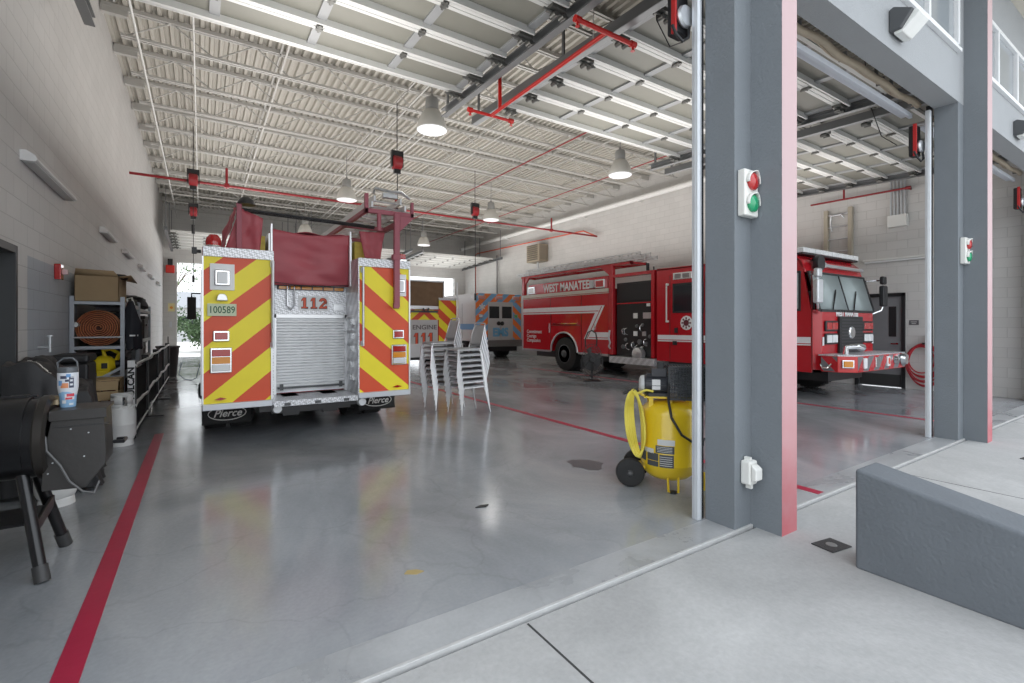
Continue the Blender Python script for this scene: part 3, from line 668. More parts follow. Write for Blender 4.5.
obj('tube', MB().cyl((-0.06, -0.72, -0.02), (-0.06, 0.72, -0.02), 0.02), mat('tube_glass', (0.85, 0.86, 0.86), 0.3), t)
# unit heater
t = thing('unit_heater', 'brown louvred heater box high on the right wall', 'heater', (12.92, 18.1, 4.38))
obj('casing', MB().box(-0.0, 0.52, -0.5, 0.5, 0, 0.80), mat('brown_heater_casing', (0.32, 0.27, 0.20), 0.5), t, bevel=0.015)
lv = MB()
for k in range(8): lv.cbox((-0.02, 0, 0.1+k*0.093), (0.05, 0.78, 0.015), (0, R(35), 0))
obj('louvres', lv, mat('heater_louvres', (0.14, 0.12, 0.09), 0.5), t)
lv = MB(); lv.box(0.05, 0.47, -0.51, -0.5, 0.07, 0.73); obj('side_panel', lv, mat('heater_side', (0.24, 0.20, 0.15), 0.5), t)
obj('flue', MB().cyl((0.3, 0, -0.5), (0.3, 0, 0.0), 0.05), GALV, t)
# drop pole on the right wall
b = MB(); b.cyl((13.35, 22.0, 0), (13.35, 22.0, 5.2), 0.05, seg=10); tag(obj('downpipe', b, mat('grey_downpipe', (0.3, 0.3, 0.3), 0.5)), 'dark grey downpipe on the far right wall above the ambulance', 'pipe')
# alarm box and notices on the far wall
t = thing('alarm_bell', 'red alarm box with dark strobe on the far wall pier at the left', 'alarm', (-1.14, YB, 3.75))
obj('housing', MB().box(-0.16, 0.16, -0.15, 0, 0, 0.34), mat('alarm_red', (0.7, 0.03, 0.02), 0.4, emit=0.0), t, bevel=0.02)
obj('strobe', MB().box(-0.09, 0.09, -0.12, 0, 0.34, 0.62), BLK, t)
t = tag(obj('wall_notice', MB().box(-1.22, -0.98, YB-0.012, YB, 2.05, 2.42), mat('cream_notice', (0.8, 0.7, 0.35), 0.5)), 'small cream notice with an orange mark on the far wall pier', 'notice')
obj('orange_mark', MB().lathe([(0, -0.013), (0.06, -0.013), (0.06, -0.01)], (-1.10, YB, 2.22), 'Y', 16), AMB, t)
t = tag(obj('switch_box', MB().box(-1.17, -1.08, YB-0.05, YB, 1.35, 1.6), GALV), 'small grey switch box low on the far wall pier', 'switch')
# little marks on the floor
def flat(name, pts, m, label, cat, th=0.004): return tag(obj(name, MB().prism(pts, 'Z', 0.0005, th), m), label, cat)
flat('floor_patch', [(3.36+0.16*math.cos(a*PI/7)*(1+0.2*math.sin(a*3)), 3.75+0.20*math.sin(a*PI/7)*(1+0.15*math.cos(a*5))) for a in range(14)], mat('oil_stain', (0.10, 0.10, 0.11), 0.3), 'dark oily patch on the floor left of the yellow compressor', 'stain', 0.002)
flat('floor_scrap', [(1.82, 3.33), (1.90, 3.30), (1.94, 3.33), (1.88, 3.35)], BLK, 'small black scrap lying in the middle of the open floor', 'debris', 0.008)
flat('dead_leaf', [(0.99, 2.67), (1.05, 2.63), (1.10, 2.64), (1.07, 2.68), (1.02, 2.70)], mat('dry_leaf', (0.42, 0.32, 0.14), 0.7), 'small tan leaf on the floor near the threshold', 'leaf')
# ------------------------------------------------------------------ vehicles
def wheel(parent, loc, r=0.53, w=0.30, side=-1, name='wheel'):
    """axle along X, outer face at side*X"""
    t = MB(); ri = 0.29*r/0.53
    t.lathe([(ri, -w/2), (r-0.06, -w/2), (r-0.01, -w/2+0.03), (r, -w/2+0.07), (r, w/2-0.07), (r-0.01, w/2-0.03), (r-0.06, w/2), (ri, w/2)], axis='X', seg=40)
    for k in range(40):
        a = 2*PI*k/40; t.cbox((0, math.cos(a)*(r-0.002), math.sin(a)*(r-0.002)), (w*0.82, 0.03, 0.02), (-a+PI/2 if False else a-PI/2, 0, 0))
    o = obj(name, t, RUB, parent, loc=loc)
    h = MB(); s = side
    h.lathe([(ri+0.01, s*(w/2)), (ri-0.015, s*(w/2+0.01)), (ri-0.03, s*(w/2-0.03)), (ri*0.72, s*(w/2-0.10)), (ri*0.45, s*(w/2-0.10)), (ri*0.42, s*(w/2+0.02)), (ri*0.3, s*(w/2+0.05)), (0, s*(w/2+0.055))], axis='X', seg=32)
    for k in range(10):
        a = 2*PI*k/10; h.cyl((s*(w/2-0.10), math.cos(a)*ri*0.6, math.sin(a)*ri*0.6), (s*(w/2-0.06), math.cos(a)*ri*0.6, math.sin(a)*ri*0.6), 0.016, seg=6)
    obj('rim', h, DGR, o)
    return o
def lamp_unit(parent, name, x0, x1, z0, z1, y, lens, bez=CHR, bw=0.02, d=0.03):
    """framed lamp on a -Y facing surface"""
    f = MB(); f.box(x0, x1, y-d, y+0.005, z0, z1)
    o = obj(name, f, bez, parent, bevel=0.012)
    ls = lens if isinstance(lens, list) else [lens]; n = len(ls)
    for k, m in enumerate(ls):
        za = z0+bw+(z1-z0-2*bw)*k/n; zb = z0+bw+(z1-z0-2*bw)*(k+1)/n
        obj('lens', MB().box(x0+bw, x1-bw, y-d-0.012, y-d+0.005, za+0.003, zb-0.003), m, o, bevel=0.008)
    return o

# ============ fire engine 112 (rear towards us) : x 0..2.5, rear face at y=0
E = thing('fire_engine', 'fire engine with red and yellow chevrons, numbered 112, its rear towards us', 'fire engine', (0.01, 6.56, 0))
INN = mat('hosebed_dark_interior', (0.05, 0.03, 0.03), 0.7)
b = MB(); b.box(0, 0.735, 0.03, 5.0, 0.50, 2.36); b.box(1.79, 2.5, 0.03, 5.0, 0.50, 2.36); b.box(0.735, 1.79, 0.72, 5.0, 0.50, 1.95)
obj('body', b, RED, E, bevel=0.01)
# body side compartments (roller doors along the sides)
for s, x in ((-1, -0.008), (1, 2.508)):
    for (ya, yb, za) in ((0.12, 1.0, 0.62), (2.2, 3.4, 0.62), (3.5, 4.85, 0.62), (1.1, 2.1, 1.4)):
        d = MB(); d.box(min(x, x-s*0.01), max(x, x-s*0.01), ya, yb, za, 2.1)
        z = za
        while z < 2.08: d.box(min(x, x+s*0.006), max(x, x+s*0.006), ya+0.03, yb-0.03, z, z+0.035); z += 0.045
        obj('side_roller_shutter', d, ALU, E, smooth=False)
# chevron panels
for (x0, x1, sl, ph) in ((0.015, 0.715, 0.86, 0.57), (1.795, 2.495, -0.86, 0.57+0.86*2.51)):
    p = stripes(MB(), (x0, x1, 0.53, 2.25), sl, 0.60, ph, lambda u, v: (u, 0.022, v))
    obj('chevron_panel', p, [RED2, YEL], E, smooth=False)
    p = MB(); p.box(x0-0.01, x1+0.02, 0.0, 0.06, 2.25, 2.365); obj('tread_plate_band', p, TREAD, E, bevel=0.004)
    p = MB(); p.box(x0-0.015, x0+0.0, 0.012, 0.03, 0.53, 2.25); p.box(x1, x1+0.02, 0.005, 0.03, 0.53, 2.25); obj('panel_trim', p, ALU, E)
    p = MB(); p.box(x0-0.015, x1+0.015, -0.02, 0.1, 0.455, 0.53); obj('rub_rail', p, mat('pale_rub_rail', (0.62, 0.64, 0.68), 0.35, 0.3), E, bevel=0.008)
# lamps left then right (mirrored)
for (a, c_) in ((0.075, 0.325), (2.285, 2.455)):
    p = obj('lamp_surround', MB().box(a, c_, 0.005, 0.03, 1.86, 2.17), mat('white_lamp_surround', (0.85, 0.86, 0.87), 0.35), E, bevel=0.006)
    w_ = (c_-a); m_ = 0.045 if w_ > 0.2 else 0.02
    q = obj('scene_lamp', MB().box(a+m_, c_-m_, -0.02, 0.01, 1.91, 2.10), CHR, p, bevel=0.015)
    obj('lens', MB().box(a+m_+0.025, c_-m_-0.025, -0.03, 0.0, 1.935, 2.075), CLR, q, bevel=0.01)
lamp_unit(E, 'red_marker_lamp', 0.105, 0.275, 1.255, 1.385, 0.02, REDL)
lamp_unit(E, 'red_marker_lamp', 2.255, 2.42, 1.255, 1.385, 0.02, REDL)
lamp_unit(E, 'tail_lamp', 0.075, 0.30, 0.885, 1.185, 0.02, [CLR, AMB, REDL])
lamp_unit(E, 'tail_lamp', 2.235, 2.46, 0.885, 1.175, 0.02, [CLR, AMB, REDL])
p = MB(); p.prism([(0.14, 1.735), (0.255, 1.735), (0.245, 1.79), (0.22, 1.815), (0.17, 1.815), (0.15, 1.79)], 'Y', -0.05, 0.02); obj('plate_lamp', p, ALU, E, bevel=0.008)
p = obj('number_plate', MB().box(0.05, 0.345, -0.003, 0.02, 1.555, 1.70), mat('plate_cream', (0.62, 0.68, 0.48), 0.4), E, bevel=0.004)
text('100589', 0.115, (0.197, -0.004, 1.625), '-Y', mat('plate_green', (0.03, 0.12, 0.05), 0.5), p, 'plate_number', sx=0.78, bold=0.01)
for a, c_ in ((0.12, 0.245), (2.26, 2.39)): obj('reflector', MB().prism([(a, 0.575), ((a+c_)/2, 0.565), (c_, 0.58), ((a+c_)/2, 0.60)], 'Y', 0.0, 0.02), REDL, E)
# grab rails
for x in (0.73, 1.83):
    p = MB(); p.cyl((x, -0.045, 1.17), (x, -0.045, 2.24), 0.016, seg=12)
    for z in (1.2, 2.2): p.cyl((x, -0.045, z), (x, 0.02, z), 0.014, seg=8); p.box(x-0.022, x+0.022, -0.002, 0.02, z-0.035, z+0.035)
    obj('grab_rail', p, GALV, E)
# middle recess
JB = mat('recess_jamb_steel', (0.50, 0.51, 0.52), 0.25, 0.7)
p = MB(); p.box(0.735, 0.745, 0.0, 0.72, 0.5, 2.36); p.box(1.775, 1.79, 0.0, 0.72, 0.5, 2.36); obj('recess_jamb', p, TREAD, E)
p = MB()
for z in (0.72, 0.9, 1.12, 1.3, 1.5): p.box(1.755, 1.775, 0.25, 0.34, z-0.04, z+0.04); p.cyl((1.775, 0.45, z+0.05), (1.735, 0.45, z+0.05), 0.02, seg=8)
obj('jamb_fittings', p, CHR, E)
p = obj('upper_plate', MB().box(0.745, 1.775, 0.66, 0.72, 1.575, 2.06), TREAD, E)
sh = MB(); z = 0.56; k = 0
while z < 1.52:
    sh.prism([(0.655, z), (0.632, z+0.008), (0.632, z+0.030), (0.655, z+0.038)], 'X', 0.84, 1.755); z += 0.040
sh.box(0.84, 1.755, 0.655, 0.67, 0.52, 1.56)
s_ = obj('roller_shutter', sh, mat('satin_shutter', (0.78, 0.79, 0.80), 0.38, 0.15, var=0.03), E)
fr = MB(); fr.box(0.80, 0.85, 0.62, 0.68, 0.5, 1.60); fr.box(1.745, 1.785, 0.62, 0.68, 0.5, 1.60); fr.box(0.80, 1.785, 0.62, 0.68, 1.545, 1.60); obj('shutter_frame', fr, ALU, E, bevel=0.004)
obj('lift_bar', MB().box(0.86, 1.74, 0.60, 0.625, 0.575, 0.60).box(0.89, 0.93, 0.59, 0.63, 0.56, 0.64).box(1.67, 1.71, 0.59, 0.63, 0.56, 0.64), DGR, E)
a_ = obj('amber_light_bar', MB().box(0.86, 1.74, 0.63, 0.665, 1.935, 1.995), DGR, E)
for k in range(6): obj('amber_lens', MB().box(0.88+k*0.145, 1.005+k*0.145, 0.62, 0.635, 1.945, 1.985), AMB, a_)
p = obj('number_panel', MB().box(1.13, 1.53, 0.652, 0.662, 1.655, 1.86), WHT, E)
slab_digits('112', 1.16, 1.685, 0.145, 0.10, 0.022, 0.651, mat('number_black_edge', (0.05, 0.02, 0.02), 0.5), p, 'number_outline', 0.007)
slab_digits('112', 1.158, 1.687, 0.145, 0.10, 0.022, 0.646, RED2, p, 'number')
p = MB()
for x in (0.98, 1.07): p.tube([(x, 0.64, 2.03), (x, 0.60, 2.0), (x, 0.60, 1.72), (x+0.045 if x < 1 else x-0.045, 0.60, 1.66)], 0.012, 8)
obj('hanging_handle', p, CHR, E)
obj('vent_plate', MB().box(1.60, 1.74, 0.648, 0.66, 1.66, 1.75), ALU, E)
p = MB(); p.box(0.735, 1.79, 0.02, 0.72, 0.455, 0.50); p.box(0.745, 1.775, 0.0, 0.04, 0.43, 0.47); obj('tail_step', p, TREAD, E, bevel=0.006)
p = MB()
for x in (0.9, 1.26, 1.62): p.box(x-0.035, x+0.035, -0.01, 0.01, 0.44, 0.475)
obj('step_lamps', p, DGR, E)
for x in (0.80, 1.86): obj('reversing_lamp', MB().lathe([(0.0, -0.03), (0.05, -0.025), (0.065, 0.03), (0.065, 0.10)], (x, 0.12, 0.39), 'Y', 16), CLR, E)
obj('underframe', MB().box(0.6, 1.9, 0.15, 8.4, 0.36, 0.44).box(0.1, 2.4, 0.8, 8.4, 0.36, 0.5).box(0.75, 1.75, 0.3, 0.5, 0.30, 0.42).box(0.9, 1.1, 0.4, 8.3, 0.25, 0.5).box(1.4, 1.6, 0.4, 8.3, 0.25, 0.5), BLKM, E)
# mud flaps with lettering
for k, (a, c_) in enumerate(((0.0, 0.55), (1.95, 2.5))):
    p = MB(); p.grid(lambda u, v: (a+(c_-a)*u, 0.62+0.03*math.sin(v*3)+0.02*math.sin(u*6), 0.18+0.29*v), 10, 6)
    m_ = obj('mud_flap', p, RUB, E, solid=0.012)
    el = MB(); n = 40; cx, cz, rx, rz = (a+c_)/2, 0.315, 0.21, 0.085
    el.tube([(cx+rx*math.cos(2*PI*i/n), 0.595, cz+rz*math.sin(2*PI*i/n)) for i in range(n)], 0.006, 6, closed=True)
    obj('oval_badge', el, OFFW, m_)
    text('Pierce', 0.13, (cx, 0.585, cz), '-Y', OFFW, m_, 'badge_lettering', bold=0.015, sx=0.95, shear=0.35)
for x in (0.16, 0.47, 2.03, 2.34): wheel(E, (x, 1.45, 0.53), side=-1 if x < 1 else 1)
for x in (0.2, 2.3): wheel(E, (x, 6.4, 0.53), side=-1 if x < 1 else 1)
# pump module and cab, facing away
obj('pump_module', MB().box(0.05, 2.45, 5.05, 5.95, 0.5, 2.4), TREAD, E, bevel=0.01)
cb = MB(); cb.prism([(6.0, 0.55), (8.9, 0.55), (8.95, 1.3), (8.75, 2.45), (8.6, 2.62), (6.0, 2.72)], 'X', 0.0, 2.5); obj('cab', cb, RED, E, bevel=0.04, seg=3)
for x in (-0.006, 2.506):
    for (ya, yb) in ((6.35, 7.05), (7.6, 8.45)): obj('side_window', MB().box(x-0.006, x+0.006, ya, yb, 1.55, 2.3), GLS, E)
obj('windscreen', MB().prism([(8.935, 1.42), (8.76, 2.42), (8.78, 2.42), (8.955, 1.42)], 'X', 0.15, 2.35), GLS, E)
obj('front_bumper', MB().box(0.02, 2.48, 9.0, 9.45, 0.5, 0.8), CHR, E, bevel=0.03)
for x, s in ((-0.22, -1), (2.72, 1)):
    p = MB(); p.box(x-0.10, x+0.10, 8.85, 8.97, 1.6, 2.2); p.tube([(1.25+s*1.22, 8.8, 2.3), (x, 8.9, 2.3), (x, 8.9, 2.15)], 0.02, 8); obj('mirror', p, BLK, E, bevel=0.02)
# beacon on the left corner
t = obj('beacon', MB().lathe([(0.085, 0), (0.09, 0.02), (0.085, 0.03)], (0.115, 0.16, 2.365), 'Z', 20), CHR, E)
obj('red_dome', MB().lathe([(0.08, 0.03), (0.085, 0.07), (0.075, 0.12), (0.045, 0.16), (0.0, 0.17)], (0.115, 0.16, 2.365), 'Z', 24), REDL, t)
t = obj('red_warning_light', MB().box(2.33, 2.50, 0.12, 0.30, 2.365, 2.40), CHR, E)
obj('red_dome', MB().box(2.34, 2.49, 0.11, 0.29, 2.40, 2.48), REDL, t, bevel=0.015)
obj('side_bracket', MB().cyl((-0.01, 0.02, 2.30), (-0.07, 0.02, 2.30), 0.02).box(-0.10, -0.05, -0.01, 0.05, 2.27, 2.34), BLK, E)
# hosebed covers
TARP = mat('red_vinyl_cover', (0.42, 0.08, 0.10), 0.45, var=0.12, scale=4, bump=0.25, bscale=5)
def sheet(p00, p10, p11, p01, amp=0.02, nu=28, nv=18, seed=0, sag=0.0):
    p00, p10, p11, p01 = map(Vector, (p00, p10, p11, p01)); nrm = (p10-p00).cross(p01-p00).normalized()
    def fn(u, v):
        p = p00*(1-u)*(1-v)+p10*u*(1-v)+p11*u*v+p01*(1-u)*v
        w = noise.noise(Vector((u*3.1+seed, v*2.3, seed)))*amp*2+noise.noise(Vector((u*1.2+v*6, v*1.1+u*4, seed+3)))*amp
        return p+nrm*w - Vector((0, 0, sag*math.sin(PI*u)*v))
    return MB().grid(fn, nu, nv)
p = sheet((0.755, 0.50, 1.985), (1.775, 0.50, 2.0), (1.775, 0.42, 2.73), (0.755, 0.42, 2.72), 0.022, seed=2, sag=0.05)
hc = obj('hosebed_cover', p, TARP, E, solid=0.006)
obj('cover_top', sheet((0.755, 0.42, 2.70), (1.775, 0.42, 2.71), (1.775, 4.8, 2.6), (0.755, 4.8, 2.6), 0.03, seed=5, sag=0.05), TARP, E, solid=0.006)
p = MB(); p.tube([(0.76, 0.44, 2.02), (1.1, 0.42, 1.985), (1.5, 0.42, 1.99), (1.77, 0.44, 2.02)], 0.006, 6); obj('cover_cord', p, BLK, hc)
p = MB()
for x in (0.765, 1.775): p.box(x-0.012, x+0.012, 0.40, 0.48, 2.0 if x < 1 else 2.0, 2.78)
obj('cover_bow', p, ALU, E, bevel=0.003)
obj('hosebed_wall', MB().box(0.735, 0.75, 0.45, 4.9, 2.3, 2.66).box(1.79, 1.805, 0.45, 4.9, 2.3, 2.68), ALU, E)
for i_, q_ in enumerate((((0.22, 0.38, 2.33), (0.62, 0.38, 2.33), (0.66, 0.34, 2.82), (0.40, 0.34, 2.92)), ((0.17, 0.8, 2.33), (0.20, 0.4, 2.33), (0.36, 0.36, 2.94), (0.33, 0.8, 2.9)), ((1.96, 0.34, 2.42), (2.17, 0.34, 2.30), (2.24, 0.32, 2.80), (1.87, 0.32, 2.78)))):
    obj('cover_flap', sheet(*q_, 0.022, 14, 12, seed=9+i_), TARP, E, solid=0.006)
p = MB(); p.grid(lambda u, v: (0.50+0.13*u, 0.5, 2.36+0.3*v), 3, 3); obj('folded_hose', MB().box(1.86, 2.1, 0.5, 4.6, 2.36, 2.66).box(0.46, 0.70, 0.5, 4.6, 2.36, 2.62), mat('yellow_hose', (0.60, 0.50, 0.10), 0.7, var=0.3, scale=20), E)
p = MB(); p.tube([(0.42, 0.34, 2.91), (1.2, 0.34, 2.895), (2.10, 0.34, 2.87)], 0.018, 8); p.tube([(0.42, 0.36, 2.885), (1.2, 0.34, 2.865), (2.10, 0.36, 2.85)], 0.010, 6); obj('cross_bar', p, BLKM, E)
p = MB(); p.box(0.36, 0.42, 0.30, 0.36, 2.36, 2.98); obj('rear_post', p, mat('faded_maroon_paint', (0.36, 0.10, 0.13), 0.5), E, bevel=0.006)
t = obj('work_lamp', MB().lathe([(0.0, 0.09), (0.04, 0.085), (0.08, 0.05), (0.105, 0.0), (0.105, -0.012), (0.0, -0.012)], (0.47, 0.33, 2.98), 'Z', 24), BLKM, E)
# ladder rack on the right side
MAR = mat('faded_maroon_paint', (0.36, 0.10, 0.13), 0.5)
def rack(E, x0, x1, y0, y1, z, col, hdrop=1.7, post=2.29):
    p = MB(); p.box(x0, x0+0.05, y0, y1, z, z+0.06); p.box(x1-0.05, x1, y0, y1, z, z+0.06)
    for y in (y0, y0+1.2, y0+2.4, y1-0.06): p.box(x0, x1, y, y+0.06, z, z+0.06)
    p.box(x0, x0+0.05, y0, y0+0.05, z, z+0.26); p.box(x1-0.04, x1, y0, y0+0.05, z, z+0.22)
    return p
p = rack(E, 1.86, 2.56, -0.02, 4.2, 2.99, MAR); r_ = obj('ladder_rack', p, MAR, E, bevel=0.005)
p = MB(); p.box(2.26, 2.34, -0.06, 0.0, 1.70, 3.02); p.box(2.235, 2.345, -0.075, 0.01, 2.36, 2.44); p.prism([(2.34, 2.76), (2.56, 2.99), (2.34, 2.99)], 'Y', -0.05, -0.02); p.box(2.24, 2.32, -0.09, -0.04, 1.68, 1.76)
obj('rack_arm', p, MAR, E, bevel=0.008)
obj('rack_strut', MB().cyl((2.05, -0.03, 2.99), (2.05, -0.03, 2.75), 0.03).box(2.26, 2.30, 3.9, 3.96, 2.3, 3.0), MAR, E)
def ladder(parent, x0, x1, y0, y1, z, m, nm='ladder', step=0.32, rail=0.08):
    o = MB()
    for x in (x0, x1):
        if rail < 0.1: o.box(x-0.014, x+0.014, y0, y1, z, z+rail); continue
        o.box(x-0.014, x+0.014, y0, y1, z, z+0.03); o.box(x-0.014, x+0.014, y0, y1, z+rail-0.03, z+rail)
        q = y0
        while q < y1: o.box(x-0.010, x+0.010, q, q+0.04, z+0.02, z+rail-0.02); q += step
    k = y0+0.15
    while k < y1-0.05: o.cyl((x0, k, z+rail/2), (x1, k, z+rail/2), 0.014, seg=8); k += step
    return obj(nm, o, m, parent)
# ============ loads carried on the truck
LAD = thing('ladder', 'aluminium ladders lying on the maroon rack of the chevron fire engine', 'ladder', (0.01, 6.56, 3.06))
ladder(LAD, 1.95, 2.42, -0.05, 4.4, 0.0, ALU, 'lower_section'); ladder(LAD, 2.0, 2.37, 0.0, 4.4, 0.10, ALU, 'upper_section'); 
obj('hook', MB().tube([(1.98, 0.0, 0.2), (1.98, -0.08, 0.26), (2.2, -0.08, 0.24), (2.35, -0.06, 0.26), (2.5, 0.0, 0.2)], 0.02, 8).box(2.1, 2.3, -0.06, 0.02, 0.16, 0.22), ALU, LAD)

# ============ engine 111 (rear towards us), x 0..2.5 , rear at y=0
F = thing('fire_engine', 'fire engine marked ENGINE 111 with a brown hosebed cover, half hidden behind the stacked chairs', 'fire engine', (4.88, 14.7, 0))
b = MB(); b.box(0, 0.74, 0.03, 5.2, 0.5, 2.3); b.box(1.98, 2.5, 0.03, 5.2, 0.5, 2.3); b.box(0.74, 1.98, 0.03, 5.2, 0.5, 1.75); obj('body', b, RED, F, bevel=0.01)
for (x0, x1, sl, ph) in ((0.0, 0.74, 0.86, 0.5), (1.78, 2.5, -0.86, 0.5+0.86*2.5)):
    obj('chevron_panel', stripes(MB(), (x0, x1, 0.85, 2.3), sl, 0.60, ph, lambda u, v: (u, 0.022, v)), [RED2, YEL], F, smooth=False)
    obj('tread_plate_band', MB().box(x0, x1, 0.0, 0.05, 2.28, 2.36), TREAD, F)
p = stripes(MB(), (0.74, 1.26, 1.62, 1.95), 0.86, 0.42, 0.3, lambda u, v: (u, 0.02, v)); obj('chevron_panel', p, [RED2, YEL], F, smooth=False)
p = stripes(MB(), (1.26, 1.78, 1.62, 1.95), -0.86, 0.42, 0.3+0.86*2.52, lambda u, v: (u, 0.02, v)); obj('chevron_panel', p, [RED2, YEL], F, smooth=False)
p = obj('name_panel', MB().box(0.76, 1.74, 0.0, 0.02, 0.62, 1.62), mat('engine_name_silver', (0.55, 0.55, 0.56), 0.4), F, bevel=0.01)
text('ENGINE', 0.21, (1.27, -0.003, 1.37), '-Y', mat('lettering_grey', (0.12, 0.10, 0.11), 0.5), p, 'name', bold=0.01, sx=1.15)
slab_digits('111', 0.88, 0.78, 0.40, 0.23, 0.02, -0.002, mat('number_black_edge', (0.05, 0.02, 0.02), 0.5), p, 'number_outline', 0.018)
slab_digits('111', 0.87, 0.79, 0.40, 0.23, 0.02, -0.008, RED2, p, 'number')
p = MB(); p.box(0.78, 1.74, -0.01, 0.02, 1.86, 1.93); p.tube([(1.2, -0.03, 2.0), (1.26, -0.05, 1.9), (1.34, -0.05, 1.9), (1.40, -0.03, 2.0)], 0.03, 8); obj('light_bar', p, DGR, F)
BRN = mat('brown_canvas_cover', (0.20, 0.125, 0.07), 0.7, var=0.2, scale=7)
obj('hosebed_cover', sheet((0.72, 0.1, 2.08), (1.98, 0.1, 2.08), (1.98, 0.08, 2.9), (0.72, 0.08, 2.88), 0.015, seed=21), BRN, F, solid=0.01)
obj('hosebed_frame', MB().box(0.70, 0.74, 0.05, 4.9, 2.05, 2.92).box(1.96, 2.0, 0.05, 4.9, 2.05, 2.92).box(0.7, 2.0, 0.05, 0.1, 2.88, 2.93).box(0.7, 2.0, 0.05, 0.1, 1.97, 2.08), ALU, F)
lamp_unit(F, 'tail_lamp', 2.25, 2.45, 0.95, 1.35, 0.02, [CLR, AMB, REDL]); lamp_unit(F, 'tail_lamp', 0.06, 0.26, 0.95, 1.35, 0.02, [CLR, AMB, REDL])
obj('tail_step', MB().box(0, 2.5, -0.35, 0.05, 0.42, 0.84), mat('tail_step_silver', (0.58, 0.59, 0.60), 0.35, 0.3), F, bevel=0.01)
for x in (0.16, 0.47, 2.03, 2.34): wheel(F, (x, 1.45, 0.53), side=-1 if x < 1 else 1)
for x in (0.2, 2.3): wheel(F, (x, 6.4, 0.53), side=-1 if x < 1 else 1)
obj('underframe', MB().box(0.15, 2.35, 0.1, 8.4, 0.30, 0.5), BLKM, F)
cb = MB(); cb.prism([(5.3, 0.55), (8.4, 0.55), (8.45, 1.3), (8.25, 2.5), (8.1, 2.7), (5.3, 2.8)], 'X', 0.0, 2.5); obj('cab', cb, RED, F, bevel=0.04, seg=3)
for x in (-0.006, 2.506):
    for (ya, yb) in ((5.8, 6.5), (7.1, 7.9)): obj('side_window', MB().box(x-0.006, x+0.006, ya, yb, 1.55, 2.3), GLS, F)
obj('grab_rail', MB().cyl((2.42, -0.05, 1.3), (2.42, -0.05, 2.9), 0.03, seg=8), ALU, F)

# ============ ambulance (rear towards us)
A = thing('ambulance', 'white ambulance with blue and orange rear stripes marked EMS', 'ambulance', (9.73, 17.8, 0))
W = 2.36
AW = mat('ambulance_body_white', (0.62, 0.63, 0.63), 0.3, coat=0.4)
b = MB(); b.box(0, W, 0.02, 4.2, 0.75, 2.82); obj('box_body', b, AW, A, bevel=0.04, seg=3)
for (x0, x1, z0, z1, sl) in ((0.02, 0.62, 0.78, 2.45, 0.9), (1.90, W-0.02, 0.78, 2.45, -0.9), (0.02, W-0.02, 2.45, 2.80, 0.9)):
    obj('stripe_panel', stripes(MB(), (x0, x1, z0, z1), sl, 0.56, 0.4, lambda u, v: (u, 0.012, v)), [ORG, mat('sky_blue_tape', (0.20, 0.42, 0.68), 0.4)], A, smooth=False)
DS = mat('ambulance_door_silver', (0.50, 0.51, 0.52), 0.35)
for x0, x1, hx in ((0.62, 1.255, 1.17), (1.265, 1.90, 1.35)):
    d = obj('rear_door', MB().box(x0, x1, -0.005, 0.02, 0.80, 2.44), DS, A, bevel=0.01)
    w_ = MB().box(x0+0.06, x1-0.07, -0.012, 0.0, 1.74, 2.26); obj('window', w_, GLS, d, bevel=0.05)
    h = MB().lathe([(0, -0.04), (0.09, -0.035), (0.09, 0)], (hx-0.02, 0, 1.52), 'Y', 16); obj('door_handle', h, BLK, d)
for x in (0.30, 1.18, 2.05): lamp_unit(A, 'warning_light', x-0.18, x+0.18, 2.55, 2.72, 0.01, mat('pink_lens', (0.65, 0.30, 0.28), 0.2))
for x in (0.26, 2.05):
    for z in (1.75,): lamp_unit(A, 'warning_light', x-0.10, x+0.10, z, z+0.17, 0.01, CLR if x < 1 else mat('green_lamp', (0.1, 0.4, 0.15), 0.2))
text('EMS', 0.50, (1.25, -0.012, 1.12), '-Y', mat('ems_blue', (0.16, 0.42, 0.66), 0.4), A, 'lettering', bold=0.045, sx=0.92)
st_ = MB()
for k in range(3): st_.cbox((0.33, 0.005, 2.22), (0.05, 0.01, 0.30), (0, R(60*k), 0))
obj('star_emblem', st_, WHT, A)
obj('rear_step', MB().box(0.1, W-0.1, -0.3, 0.05, 0.52, 0.80), mat('dull_step', (0.20, 0.20, 0.20), 0.4, 0.4), A, bevel=0.02)
obj('underframe', MB().box(0.25, W-0.25, 0.0, 6.5, 0.3, 0.75), BLKM, A)
for x in (0.2, 0.48, W-0.48, W-0.2): wheel(A, (x, 1.2, 0.40), r=0.40, w=0.24, side=-1 if x < 1 else 1)
for x in (0.2, W-0.2): wheel(A, (x, 5.3, 0.40), r=0.40, w=0.24, side=-1 if x < 1 else 1)
cb = MB(); cb.prism([(4.2, 0.55), (6.6, 0.55), (6.65, 1.1), (5.75, 1.3), (5.1, 2.1), (4.2, 2.15)], 'X', 0.12, W-0.12); obj('cab', cb, AW, A, bevel=0.05, seg=3)
for x in (0.112, W-0.112): obj('side_window', MB().prism([(4.5, 1.35), (5.5, 1.35), (5.05, 1.98), (4.5, 2.0)], 'X', x-0.006, x+0.006), GLS, A)
obj('side_stripe', MB().box(-0.008, 0.0, 0.1, 4.1, 1.25, 1.5), BLU, A)
for y in (1.2, 2.6): obj('compartment_seam', MB().box(-0.006, 0.0, y, y+0.02, 0.85, 2.4), DGR, A)
lamp_unit(A, 'side_lamp', -0.01, 0.05, 2.55, 2.7, 0.3, CLR)

# ============ red engine, right bay (front towards us): side plane x=0, rear y=10.4 ; loc x=9.7,y=3.83
T = thing('fire_truck', 'long red fire truck with a white lightning stripe and WEST MANATEE lettering, front towards us', 'fire truck', (9.7, 3.83, 0))
y_r, y_b = 10.37, 6.05     # rear body range (local)
